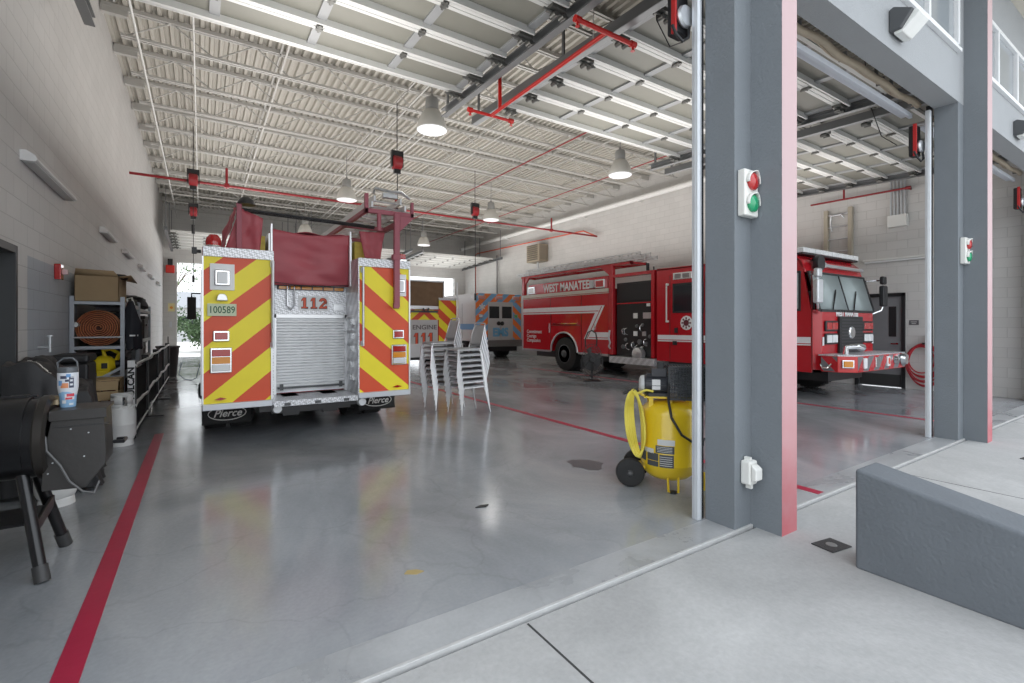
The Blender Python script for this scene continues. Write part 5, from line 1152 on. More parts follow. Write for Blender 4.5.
obj('coils', h, YH, HS)
obj('coupling', MB().cyl((-0.36, -0.15, 0.85), (-0.27, -0.14, 0.875), 0.02, seg=12).cyl((-0.40, -0.16, 0.84), (-0.36, -0.15, 0.85), 0.014, seg=12), BLK, HS)

# ------------------------------------------------------------------ floor fan
K = thing('floor_fan', 'black round floor fan with curved handle standing in front of the red truck wheel', 'fan', (8.45, 9.2, 0), -R(33))
ca = MB(); rc = 0.27
for j in range(6):
    rr = rc*(j+1)/6; d = 0.07*math.sqrt(max(0, 1-(rr/rc)**2))+0.03
    for s in (-1, 1): ca.tube([(rr*math.cos(2*PI*i/28), s*d, 0.50+rr*1.7*math.sin(2*PI*i/28)) for i in range(28)], 0.004, 5, closed=True)
for k in range(20):
    a = 2*PI*k/20
    for s in (-1, 1): ca.tube([(rr*math.cos(a), s*(0.07*math.sqrt(max(0, 1-(rr/rc)**2))+0.03), 0.50+rr*1.7*math.sin(a)) for rr in (0.03, 0.1, 0.18, 0.24, rc)], 0.0035, 5)
obj('cage', ca, BLKM, K)
ca = MB(); ca.lathe([(0, -0.04), (0.06, -0.04), (0.07, 0.0), (0.07, 0.12), (0, 0.13)], (0, 0, 0.56), 'Y', 16); obj('motor', ca, BLKM, K)
ca = MB()
for k in range(4):
    a = k*PI/2+0.4; ca.grid(lambda u, v: ((0.05+0.19*u)*math.cos(a+0.5*(v-0.5)), 0.03*(v-0.5), 0.56+1.3*(0.05+0.19*u)*math.sin(a+0.5*(v-0.5))), 5, 4)
obj('blades', ca, mat('fan_blade_grey', (0.06, 0.06, 0.06), 0.5), K, solid=0.004)
obj('handle', MB().tube([(-0.16, 0.05, 0.88), (-0.17, 0.05, 1.08), (-0.10, 0.05, 1.26), (0.0, 0.05, 1.31), (0.10, 0.05, 1.24), (0.13, 0.05, 1.08), (0.12, 0.05, 0.9)], 0.018, 8), BLKM, K)
obj('base', MB().cyl((0, 0.05, 0.015), (0, 0.05, 0.3), 0.03).lathe([(0, 0.0), (0.24, 0.0), (0.24, 0.02), (0.05, 0.05), (0, 0.05)], (0, 0.05, 0), 'Z', 28), BLKM, K)
obj('shroud', MB().lathe([(0, 0.10), (0.2, 0.10), (0.235, 0.085)], (0, 0, 0.50), 'Y', 28), mat('fan_shroud', (0.04, 0.04, 0.042), 0.5), K)
obj('stand', MB().tube([(-0.28, 0.05, 0.56), (-0.27, 0.05, 0.3), (-0.08, 0.05, 0.16), (0.0, 0.05, 0.14), (0.08, 0.05, 0.16), (0.27, 0.05, 0.3), (0.28, 0.05, 0.56)], 0.014, 8), BLKM, K)

# ------------------------------------------------------------------ pellet grill, left foreground
GB = mat('grill_black_enamel', (0.009, 0.009, 0.010), 0.28, var=0.15, scale=5, coat=0.15)
GG = mat('hopper_dark_powdercoat', (0.036, 0.034, 0.032), 0.42, var=0.12, scale=8, bump=0.05)
K = thing('pellet_grill', 'black barrel pellet grill on splayed tube legs at the left edge', 'grill', (-0.75, 3.98, 0))
bl = MB(); br_, cz = 0.235, 0.775
bl.lathe([(0.0, -1.02), (br_-0.02, -1.02), (br_, -1.0), (br_, -0.03), (br_-0.02, -0.01), (0.0, -0.01)], (0, 0, cz), 'X', 48)
bo = obj('barrel', bl, GB, K)
bl = MB(); bl.lathe([(br_+0.004, -0.06), (br_+0.012, -0.05), (br_+0.012, -0.015), (br_-0.012, -0.0), (br_-0.012, -0.012)], (0, 0, cz), 'X', 48)
obj('end_rim', bl, mat('rim_brown_steel', (0.05, 0.045, 0.04), 0.3, 0.5), bo)
ld = MB(); pts = arc(0, cz, br_+0.008, 75, 215, 24)
inner = [(a, b) for a, b in arc(0, cz, br_+0.002, 75, 215, 24)][::-1]
ld.prism(pts+inner, 'X', -0.98, -0.10); obj('lid', ld, GB, K)
obj('lid_handle', MB().cyl((-0.85, -0.285, 0.80), (-0.22, -0.285, 0.80), 0.012).cyl((-0.85, -0.285, 0.80), (-0.85, -0.22, 0.80), 0.01).cyl((-0.22, -0.285, 0.80), (-0.22, -0.22, 0.80), 0.01), GB, K)
obj('lid_hinge', MB().box(-0.20, -0.12, 0.0, 0.06, cz+br_-0.005, cz+br_+0.018).cyl((-0.24, 0.02, cz+br_+0.01), (-0.08, 0.02, cz+br_+0.01), 0.008), BLKM, K)
for (fx, fy, tx, ty) in ((0.0, -0.28, -0.125, -0.10), (0.0, 0.26, -0.125, 0.10), (-1.02, -0.28, -0.88, -0.10), (-1.02, 0.26, -0.88, 0.10)):
    l = MB(); a = Vector((tx, ty, 0.62)); b_ = Vector((fx, fy, 0.02)); l.cyl(b_, a, 0.030, seg=20)
    lo = obj('leg', l, GB, K)
    l = MB(); d = (a-b_).normalized(); l.cyl(b_-d*0.015, b_+d*0.075, 0.036, seg=20); obj('foot_cap', l, mat('foot_cap_grey', (0.05, 0.05, 0.05), 0.5), lo)
s = MB(); s.box(-0.97, -0.06, -0.17, 0.17, 0.30, 0.315); s.beam((-0.045, -0.19, 0.29), (-0.045, 0.19, 0.33), 0.02, 0.07); obj('lower_shelf', s, GB, K, bevel=0.004)
hp = MB(); y0, y1 = -0.16, 0.13
poly = [(0.02, 0.93), (0.25, 0.93), (0.262, 0.66), (0.258, 0.60), (0.165, 0.47), (-0.03, 0.48), (-0.02, 0.70)]
hp.prism(poly, 'Y', y0, y1); ho = obj('hopper', hp, GG, K, bevel=0.005)
obj('hopper_lid', MB().box(0.005, 0.265, y0-0.012, y1+0.01, 0.925, 0.945).box(0.005, 0.265, y0-0.012, y0-0.002, 0.885, 0.93), GG, ho, bevel=0.003)
obj('hopper_seam', MB().box(0.02, 0.275, y0-0.004, y0, 0.845, 0.85), BLKM, ho)
bt = MB()
for (x, z) in ((0.10, 0.83), (0.18, 0.80), (0.16, 0.66), (0.02, 0.64), (0.0, 0.58), (0.24, 0.9), (0.06, 0.9)): bt.lathe([(0, -0.003), (0.004, -0.003), (0.0045, 0)], (x, y0, z), 'Y', 10)
obj('screws', bt, GALV, ho)
obj('hopper_handle', MB().tube([(0.28, 0.0, 0.70), (0.33, -0.02, 0.70), (0.335, 0.05, 0.705), (0.29, 0.08, 0.70)], 0.012, 8), BLKM, ho)
obj('power_cable', MB().tube([(-0.01, -0.17, 0.80), (0.0, -0.19, 0.72), (0.06, -0.2, 0.63), (0.10, -0.2, 0.53), (0.16, -0.2, 0.46), (0.21, -0.19, 0.44), (0.23, -0.16, 0.50)], 0.0065, 8), mat('grey_cable', (0.12, 0.12, 0.12), 0.4), K)
obj('cap', MB().lathe([(0.02, 0), (0.05, 0.0), (0.045, 0.03), (0.02, 0.05), (0, 0.05)], (0.0, 0.06, 0.96), 'Z', 20), mat('brass_brown', (0.35, 0.28, 0.18), 0.35, 0.4), K)
# tumbler on the hopper
K = thing('drink_tumbler', 'sticker covered white and blue tumbler with a dark handle lid, on the black hopper', 'tumbler', (-0.69, 3.98, 0.945))
def tumb():
    m = bpy.data.materials.new('stickered_tumbler'); m.use_nodes = True; nt = m.node_tree; N = nt.nodes; L = nt.links; b = N['Principled BSDF']; b.inputs['Roughness'].default_value = 0.3
    tc = N.new('ShaderNodeTexCoord'); sp = N.new('ShaderNodeSeparateXYZ'); L.new(tc.outputs['Object'], sp.inputs[0])
    nz = N.new('ShaderNodeTexNoise'); nz.inputs['Scale'].default_value = 14; L.new(tc.outputs['Object'], nz.inputs[0])
    a = N.new('ShaderNodeMath'); a.operation = 'MULTIPLY_ADD'; a.inputs[1].default_value = 0.09; L.new(nz.outputs['Fac'], a.inputs[0]); L.new(sp.outputs['Z'], a.inputs[2])
    cr = N.new('ShaderNodeValToRGB'); e = cr.color_ramp.elements; cr.color_ramp.interpolation = 'CONSTANT'
    e[0].position = 0; e[0].color = (0.30, 0.52, 0.75, 1); e[1].position = 0.125; e[1].color = (0.72, 0.75, 0.80, 1)
    L.new(a.outputs[0], cr.inputs[0]); L.new(cr.outputs[0], b.inputs['Base Color']); return m
tb = obj('body', MB().lathe([(0.0, 0.0), (0.036, 0.0), (0.038, 0.01), (0.040, 0.06), (0.049, 0.12), (0.050, 0.21), (0.047, 0.215), (0, 0.215)], seg=32), tumb(), K)
def tpatch(a, z, w, h, m, off=0.001, zr=0.047):
    g = MB(); g.grid(lambda u, v: ((zr+off)*math.cos(R(a)+(u-0.5)*w/zr), (zr+off)*math.sin(R(a)+(u-0.5)*w/zr), z+(v-0.5)*h), 6, 1); obj('sticker', g, m, tb)
SO = mat('sticker_orange', (0.75, 0.30, 0.14), 0.4); SR = mat('sticker_red', (0.65, 0.05, 0.08), 0.4); SB = mat('sticker_dark', (0.06, 0.07, 0.12), 0.4); SW = mat('sticker_white', (0.75, 0.77, 0.8), 0.4); SBL = mat('sticker_blue', (0.15, 0.35, 0.65), 0.4)
for (a, z, w, h, m) in ((-100, 0.135, 0.035, 0.03, SO), (-62, 0.155, 0.022, 0.07, SB), (-62, 0.14, 0.014, 0.012, SW), (-62, 0.165, 0.014, 0.012, SW), (-105, 0.185, 0.03, 0.018, SB), (-78, 0.195, 0.02, 0.02, SBL), (-55, 0.19, 0.02, 0.02, SW), (-125, 0.15, 0.02, 0.03, SBL), (-85, 0.165, 0.018, 0.014, SB)): tpatch(a, z, w, h, m, 0.0035)
for (a, z, w, h, m) in ((-65, 0.075, 0.035, 0.018, SR), (-75, 0.055, 0.03, 0.012, SR), (-70, 0.065, 0.045, 0.035, SW), (-105, 0.035, 0.02, 0.02, SW), (-60, 0.02, 0.02, 0.012, SW)): tpatch(a, z, w, h, m, 0.0015 if m is SW else 0.003, 0.0425)
obj('lid', MB().lathe([(0.05, 0.212), (0.051, 0.235), (0.045, 0.245), (0, 0.247)], seg=28), mat('smoke_lid', (0.10, 0.11, 0.12), 0.25), K)
obj('handle', MB().tube([(-0.045, 0, 0.22), (-0.048, 0.0, 0.275), (-0.02, 0, 0.30), (0.02, 0, 0.30), (0.042, 0, 0.275), (0.045, 0, 0.235)], 0.0055, 8), mat('smoke_lid', (0.10, 0.11, 0.12), 0.25), K)
# propane tanks
PW = mat('white_tank_paint', (0.74, 0.74, 0.72), 0.35, var=0.05)
def propane(label, loc, rz):
    t = thing('propane_tank', label, 'gas tank', loc, rz, 'white propane tanks')
    obj('vessel', MB().lathe([(0.0, 0.035), (0.08, 0.04), (0.115, 0.07), (0.134, 0.12), (0.136, 0.25), (0.138, 0.255), (0.136, 0.26), (0.135, 0.40), (0.12, 0.45), (0.08, 0.475), (0.03, 0.48), (0.0, 0.48)], seg=40), PW, t)
    obj('foot_ring', MB().lathe([(0.10, 0.0), (0.115, 0.0), (0.11, 0.06), (0.10, 0.07)], seg=36), PW, t)
    cm = MB()
    a0, a1 = R(-60-90+60), R(210)
    for (s0, s1, z0, z1) in ((-78, 258, 0.44, 0.50), (-78, -30, 0.50, 0.59), (210, 258, 0.50, 0.59), (20, 160, 0.50, 0.59), (-78, 258, 0.58, 0.62), (-102, -78, 0.44, 0.48), (-102, -78, 0.60, 0.62)):
        cm.grid(lambda u, v: (0.105*math.cos(R(s0+(s1-s0)*u)), 0.105*math.sin(R(s0+(s1-s0)*u)), z0+(z1-z0)*v), 22, 1)
    obj('collar', cm, PW, t, solid=0.008)
    obj('valve', MB().cyl((0, 0, 0.46), (0, 0, 0.54), 0.02).cyl((0, 0, 0.51), (0, -0.06, 0.51), 0.016).lathe([(0, 0.54), (0.03, 0.54), (0.03, 0.57), (0, 0.575)], seg=10), DGR, t)
    return t
t = propane('white propane tank standing beside the black hopper, in front of the lettered post', (-0.80, 7.42, 0), R(20))
dup(t, (-0.98, 5.25, 0), R(70), 'second white propane tank, mostly hidden behind the legs of the black grill')
# covered grill
COV = mat('black_nylon_cover', (0.030, 0.030, 0.032), 0.6, var=0.15, scale=4, bump=0.3, bscale=7)
def covf(u, v):
    X0, X1, Y0, Y1 = -1.38, -0.66, 5.5, 6.7
    def ss(t): t = max(0, min(1, t)); return t*t*(3-2*t)
    y = Y0+(Y1-Y0)*v; X1 = -0.131*y; x = X0+(X1-X0)*u
    top = 1.13 - 0.24*ss((u-0.2)/0.5) + 0.0*v
    top += 0.045*noise.noise(Vector((x*4, y*3, 1)))+0.05*noise.noise(Vector((x*9+y*4, y*5-x*6, 2)))
    e = min(ss((1-u)/0.22), ss(v/0.10), ss((1-v)/0.10)); e = ss(e*1.1) if e < 0.9 else 1
    z = 0.04+(top-0.04)*(e**0.45)
    w = 0.035*noise.noise(Vector((x*14, y*12, z*2)))*(1-e)
    return (x+w, y+w, z)
K = thing('covered_grill', 'bulky shape under a crumpled black cover with white drawcords, against the left wall', 'covered grill', (0, 0, 0))
obj('cover', MB().grid(covf, 90, 90), COV, K)
def onc(u, v, dz=0.008): p = covf(u, v); return (p[0], p[1]-0.004, p[2]+dz)
c_ = MB(); c_.tube([onc(0.30-0.010*i+0.02*math.sin(i*0.9), 0.16+0.009*i+0.012*math.sin(i*1.7)) for i in range(10)], 0.006, 6)
c_.tube([onc(0.20+0.022*i, 0.20-0.004*i+0.02*math.sin(i*0.8)) for i in range(12)], 0.006, 6); c_.tube([onc(0.22+0.02*i, 0.25-0.012*i+0.01*math.sin(i*2)) for i in range(11)], 0.006, 6)
obj('drawcord', c_, mat('white_cord', (0.7, 0.68, 0.62), 0.6), K)
obj('support_legs', MB().cyl((-0.95, 5.8, 0), (-0.95, 5.8, 0.8), 0.03).cyl((-1.05, 6.4, 0), (-1.05, 6.4, 0.8), 0.03), GB, K)
t = thing('storage_case', 'upright black case behind the black cover, below the red fire alarm', 'case', (-1.22, 7.35, 0))
obj('shell', MB().box(-0.16, 0.16, -0.25, 0.25, 0, 1.02), BLK, t, bevel=0.03)
obj('lid', MB().box(-0.165, 0.165, -0.255, 0.255, 1.02, 1.12), BLK, t, bevel=0.035)
t = tag(obj('water_tap', MB().cyl((XL, 6.75, 1.22), (XL+0.10, 6.75, 1.22), 0.012).cyl((XL+0.09, 6.75, 1.17), (XL+0.09, 6.75, 1.33), 0.012).lathe([(0, 1.33), (0.03, 1.33), (0.03, 1.345), (0, 1.345)], (XL+0.09, 6.75, 0)), GALV), 'small grey water tap on the left wall above the black cover', 'tap')

# ------------------------------------------------------------------ storage racks
GR = mat('rack_blue_grey', (0.40, 0.43, 0.47), 0.4, 0.3)
def rack_unit(label, y0, y1, levels, x0=-1.37, x1=-0.87, h=1.82):
    t = thing('storage_rack', label, 'shelving', (0, 0, 0), 0, 'steel storage racks')
    for x in (x0, x1):
        for y in (y0, y1): obj('post', MB().box(x-0.022, x+0.022, y-0.022, y+0.022, 0, h), GR, t)
    for z in levels:
        s = MB(); s.box(x0, x1, y0, y1, z-0.02, z); s.box(x0, x1, y0-0.015, y0+0.0, z-0.035, z+0.005); s.box(x1-0.0, x1+0.015, y0, y1, z-0.05, z+0.005, 1); s.box(x0, x1, y1, y1+0.015, z-0.05, z)
        obj('shelf', s, [GR, mat('pale_rack_beam', (0.62, 0.63, 0.62), 0.4)], t)
    return t
r1 = rack_unit('grey steel rack holding the orange hose roll and cardboard box', 8.12, 9.9, (0.42, 0.78, 1.17, 1.75))
obj('cross_bar', MB().cyl((-1.37, 8.09, 1.29), (-0.87, 8.09, 1.29), 0.012), GALV, r1)
obj('brace', MB().beam((-1.36, 8.08, 1.12), (-1.22, 8.08, 0.95), 0.015, 0.03).beam((-1.15, 8.08, 0.72), (-0.86, 8.08, 0.90), 0.015, 0.035), GR, r1)
r2 = rack_unit('second grey steel rack behind the first, with dark bins and bags', 10.05, 12.0, (0.42, 0.9, 1.2, 1.72))
# hose roll
K = thing('hose_roll', 'large orange fire hose rolled into a spiral on the middle rack shelf', 'hose', (-1.12, 8.26, 1.415))
n = 260; turns = 9; pts = []
for i in range(n): a = 2*PI*turns*i/n; rr = 0.022+0.215*i/n; pts.append((rr*math.cos(a), rr*math.sin(a)))
b = MB(); th = 0.0085; vs = []
for i, (x, z) in enumerate(pts):
    l = math.hypot(x, z); ux, uz = x/l, z/l
    for dy, dr in ((-0.09, -th*0.6), (-0.105, 0), (-0.09, th), (0.09, th), (0.09, -th*0.6)): vs.append((x+ux*dr, dy, z+uz*dr))
fs = []
for i in range(n-1):
    for k in range(5): j = (k+1) % 5; fs.append((i*5+k, i*5+j, (i+1)*5+j, (i+1)*5+k))
b.add(vs, fs); obj('coil', b, mat('orange_hose_jacket', (0.60, 0.25, 0.13), 0.75, var=0.15, scale=30, bump=0.2), K)
obj('coupling', MB().lathe([(0.0, -0.06), (0.03, -0.06), (0.036, -0.03), (0.036, 0.04), (0, 0.04)], (-0.22, -0.08, 0.04), 'Y', 18), ALU, K)
obj('core', MB().lathe([(0, -0.07), (0.2, -0.07), (0.21, 0.08), (0, 0.08)], (0, 0, 0), 'Y', 30), mat('hose_shadow', (0.05, 0.02, 0.015), 0.9), K)  # dark disc inside the roll, shade between the turns put into its colour
# cardboard box
CB = mat('cardboard', (0.36, 0.26, 0.15), 0.85, var=0.1, scale=6)
K = thing('cardboard_box', 'open brown cardboard box with bent flaps on top of the rack', 'box', (-1.13, 8.50, 1.757))
w, d, h = 0.44, 0.75, 0.33
bx = MB(); bx.box(-w/2, w/2, -d/2, -d/2+0.006, 0, h); bx.box(-w/2, w/2, d/2-0.006, d/2, 0, h); bx.box(-w/2, -w/2+0.006, -d/2, d/2, 0, h); bx.box(w/2-0.006, w/2, -d/2, d/2, 0, h); bx.box(-w/2, w/2, -d/2, d/2, 0, 0.006)
obj('walls', bx, CB, K)
def flap(nm, pts): m = MB(); m.add(pts, [(0, 1, 2, 3)]); obj(nm, m, CB, K, solid=0.006)
flap('flap', [(-w/2, -d/2, h), (w/2, -d/2, h), (w/2-0.05, -d/2-0.03, h+0.07), (-w/2+0.02, -d/2-0.05, h+0.08)])
flap('flap', [(w/2, -d/2, h), (w/2, d/2, h), (w/2+0.13, d/2-0.03, h-0.03), (w/2+0.12, -d/2+0.08, h+0.03)])
flap('flap', [(-w/2, d/2, h), (w/2, d/2, h), (w/2-0.02, d/2+0.10, h+0.10), (-w/2, d/2+0.09, h+0.12)])
def blob(name, c, r, m, label, cat, seed=0, amp=0.18, parent=None, flat_=True):
    b = MB(); vs = []; seg, rings = 24, 16
    def fn(u, v):
        t = 2*PI*u; p = PI*v; dx, dy, dz = math.sin(p)*math.cos(t), math.sin(p)*math.sin(t), math.cos(p)
        sq_ = lambda q: math.copysign(abs(q)**0.6, q)
        k = 1+amp*noise.noise(Vector((dx*2.2+seed, dy*2.2, dz*2.2)))+amp*0.5*noise.noise(Vector((dx*6, dy*6+seed, dz*6)))
        return (c[0]+r[0]*sq_(dx)*k, c[1]+r[1]*sq_(dy)*k, c[2]+max(-r[2], r[2]*sq_(dz)*k))
    b.grid(fn, seg, rings)
    return tag(obj(name, b, m), label, cat)
CL = mat('black_cloth', (0.02, 0.02, 0.024), 0.8, var=0.3, bump=0.3); CLG = mat('dark_olive_cloth', (0.05, 0.05, 0.04), 0.8, var=0.3, bump=0.3)
blob('glove', (-0.99, 8.35, 2.10), (0.16, 0.10, 0.035), CL, 'black glove draped over the edge of the cardboard box', 'glove', 3)
blob('duffel_bag', (-1.1, 11.3, 1.72+0.13), (0.22, 0.75, 0.13), CL, 'long black duffel bag on top of the second rack', 'bag', 5)
blob('folded_cloth', (-1.08, 9.65, 1.75+0.06), (0.22, 0.4, 0.06), CLG, 'dark folded cloth on the top shelf behind the cardboard box', 'cloth', 8)
K = thing('hanging_jacket', 'black jacket hanging from the front post of the rack beside the hose roll', 'jacket', (-0.79, 8.25, 1.10))
def jf(u, v):
    a = 2*PI*u; w_ = 0.035+0.05*min(1, v*2.2)*(1-0.15*v); y = 0.14*math.cos(a)*(0.45+0.75*v); x = w_*math.sin(a)*(1+0.35*math.sin(3*a+4*v)); return (x+0.02*v, y-0.05*v, 0.66-0.63*v+0.015*math.sin(5*a))
obj('cloth', MB().grid(jf, 28, 16), mat('navy_black_cloth', (0.018, 0.020, 0.028), 0.75, var=0.3, bump=0.3), K)
obj('white_mark', MB().box(0.075, 0.082, -0.16, -0.07, 0.20, 0.22).box(0.0, 0.06, -0.21, -0.205, 0.20, 0.22), WHT, K)
obj('neck_loop', MB().tube([(-0.02, 0.0, 0.6), (-0.05, 0.0, 0.70), (0.0, 0.02, 0.72), (0.03, 0.0, 0.62)], 0.012, 6), OFFW, K)
K = thing('leaf_blower', 'yellow and black power blower on the lower rack shelf', 'power tool', (-1.07, 8.28, 0.78))
YB_ = mat('tool_yellow', (0.80, 0.62, 0.02), 0.35)
bb = MB(); bb.lathe([(0.02, -0.13), (0.09, -0.12), (0.125, -0.04), (0.12, 0.05), (0.07, 0.10), (0.03, 0.12)], (0, 0, 0.14), 'X', 24); bb.box(-0.07, 0.07, -0.1, 0.1, 0.0, 0.06); bb.tube([(0.0, 0, 0.25), (-0.02, 0, 0.33), (0.06, 0, 0.35), (0.15, 0, 0.29), (0.12, 0, 0.2)], 0.026, 10); obj('body', bb, YB_, K)
bb = MB(); bb.lathe([(0.0, -0.36), (0.05, -0.35), (0.06, -0.15), (0.09, -0.11)], (0, 0, 0.15), 'X', 18); obj('nozzle', bb, BLK, K); obj('air_intake', MB().lathe([(0.05, 0.1), (0.045, 0.2), (0.0, 0.2)], (0, 0, 0.15), 'X', 16), BLK, K); obj('control_panel', MB().box(-0.02, 0.04, -0.135, -0.12, 0.10, 0.17), BLK, K)
def bin_(name, x0, x1, y0, y1, z0, z1, m, label, cat, lid=True):
    t = thing(name, label, cat, ((x0+x1)/2, (y0+y1)/2, z0)); w, d, h = (x1-x0)/2, (y1-y0)/2, z1-z0
    obj('tub', MB().box(-w*0.94, w*0.94, -d*0.94, d*0.94, 0, h*0.85 if lid else h), m, t, bevel=0.015)
    if lid: obj('lid', MB().box(-w, w, -d, d, h*0.85, h), m, t, bevel=0.012)
    obj('grip', MB().box(w*0.94, w*1.04, -d*0.4, d*0.4, h*0.55, h*0.65), m, t)
    return t
DB = mat('dark_brown_bin', (0.06, 0.045, 0.04), 0.5); WB = mat('grey_white_carton', (0.50, 0.53, 0.55), 0.6)
bin_('storage_bin', -1.34, -0.92, 8.65, 9.8, 1.17, 1.62, BLK, 'black storage bin behind the orange hose roll on the middle shelf', 'bin')
bin_('storage_bin', -1.34, -0.90, 10.15, 10.95, 1.2, 1.55, BLK, 'black storage bin on the upper middle shelf of the second rack', 'bin')
bin_('storage_bin', -1.34, -0.86, 11.05, 11.9, 1.2, 1.62, DB, 'dark brown basket at the far end of the second rack', 'basket')
t = bin_('carton', -1.30, -0.84, 10.15, 10.65, 0.9, 1.17, WB, 'pale grey carton with a small mark on the lower shelf of the second rack', 'box', False)
obj('mark', MB().box(-0.1, 0.1, -0.25, -0.236, 0.06, 0.09), DGR, t)
bin_('storage_bin', -1.32, -0.92, 8.7, 9.8, 0.78, 1.08, BLK, 'black tub behind the yellow blower on the lower shelf', 'bin')
bin_('storage_bin', -1.34, -0.9, 10.9, 11.9, 0.9, 1.14, DB, 'dark bin at the far end of the second rack, lower shelf', 'bin')
blob('red_bag', (-0.97, 8.35, 0.42+0.16), (0.10, 0.14, 0.16), mat('dark_red_cloth', (0.16, 0.02, 0.03), 0.7, var=0.3), 'crumpled dark red bag on the bottom shelf behind the white propane tank', 'bag', 11, 0.3)
bin_('storage_bin', -1.34, -0.95, 8.9, 9.8, 0.42, 0.68, BLK, 'low black tub on the bottom shelf of the first rack', 'bin')
WOOD = mat('pine_board', (0.48, 0.34, 0.18), 0.6, var=0.15, scale=4)
K = thing('wooden_crate', 'small pale wooden crate on the floor between the black cover and the propane tank', 'crate', (-0.98, 7.86, 0))
for k in range(6): obj('slat', MB().box(-0.13, 0.13, -0.2, -0.185, 0.02+k*0.125, 0.13+k*0.125).box(0.115, 0.13, -0.2, 0.2, 0.02+k*0.125, 0.13+k*0.125), WOOD, K)
obj('frame', MB().box(-0.13, -0.10, -0.185, 0.2, 0, 0.77).box(0.09, 0.115, -0.185, -0.15, 0, 0.77).box(0.09, 0.115, 0.17, 0.2, 0, 0.77).box(-0.13, 0.13, -0.2, 0.2, 0.76, 0.775), WOOD, K)
# weight rack with lettered post
K = thing('weight_rack', 'long low black weight rack with white rails and a VULCAN lettered end post', 'weight rack', (-0.74, 7.75, 0))
LR = 7.6
obj('end_post', MB().box(-0.04, 0.035, -0.03, 0.0, 0.03, 1.0), WHT, K, bevel=0.004)
text('VULCAN', 0.095, (-0.002, -0.033, 0.70), '-Y', BLK, K, 'lettering', bold=0.04, spin=R(90), sx=1.15)
for y in (0.03, 1.75, 3.85, 5.6, LR): obj('upright', MB().box(-0.045, 0.045, y-0.03, y+0.03, 0, 0.98), BLKM, K, bevel=0.004)
pn = MB(); 
for k in range(4): pn.box(0.0, 0.012, 0.1+k*1.9, 1.9+k*1.9, 0.12, 0.86)
obj('mesh_panel', pn, mat('black_net_panel', (0.02, 0.02, 0.02), 0.75, var=0.3, scale=40), K)
p = MB()
for k in range(26):
    y = 0.15+k*0.29; p.lathe([(0.0, -0.02), (0.13+0.03*(k % 3), -0.02), (0.13+0.03*(k % 3), 0.02), (0, 0.02)], (-0.04, y, 0.45), 'X', 18)
obj('weight_plates', p, BLK, K, label='row of round black weight plates')
for z, am in ((0.93, 0.008), (0.42, 0.018), (0.10, 0.0)):
    obj('rail', MB().tube([(0.035, LR*i/40, z+am*math.sin(i*0.55)+am*0.5*math.sin(i*1.3)) for i in range(41)], 0.02 if z > 0.2 else 0.012, 8), OFFW, K)
for y in (1.75, 3.85, LR): obj('foot', MB().box(-0.05, 0.24, y-0.05, y+0.05, 0, 0.018), BLKM, K, bevel=0.004)
obj('end_pole', MB().cyl((0.02, LR, 0.9), (0.02, LR, 1.15), 0.012), BLKM, K)
# bin
K = thing('waste_bin', 'tall dark grey waste bin near the far end of the left wall', 'bin', (-0.78, 16.6, 0))
obj('tub', MB().lathe([(0.20, 0.0), (0.205, 0.02), (0.265, 0.80), (0.285, 0.82), (0.285, 0.86), (0.262, 0.86), (0.24, 0.80), (0.19, 0.03), (0, 0.03)], seg=32), mat('dark_grey_bin', (0.06, 0.06, 0.062), 0.5), K)
obj('rim', MB().lathe([(0.288, 0.83), (0.292, 0.85), (0.28, 0.865)], seg=32), mat('bin_rim', (0.10, 0.10, 0.10), 0.5), K)
obj('extension_lead', MB().tube([(-0.45, 16.0, 0.4), (-0.5, 15.6, 0.12), (-0.35, 15.3, 0.012), (-0.2, 15.0, 0.012), (-0.1, 14.6, 0.10), (-0.02, 14.2, 0.5)], 0.009, 6), mat('blue_cable', (0.08, 0.14, 0.28), 0.5))
tag(bpy.data.objects['extension_lead'], 'thin blue cable sagging between the waste bin and the fire engine', 'cable')

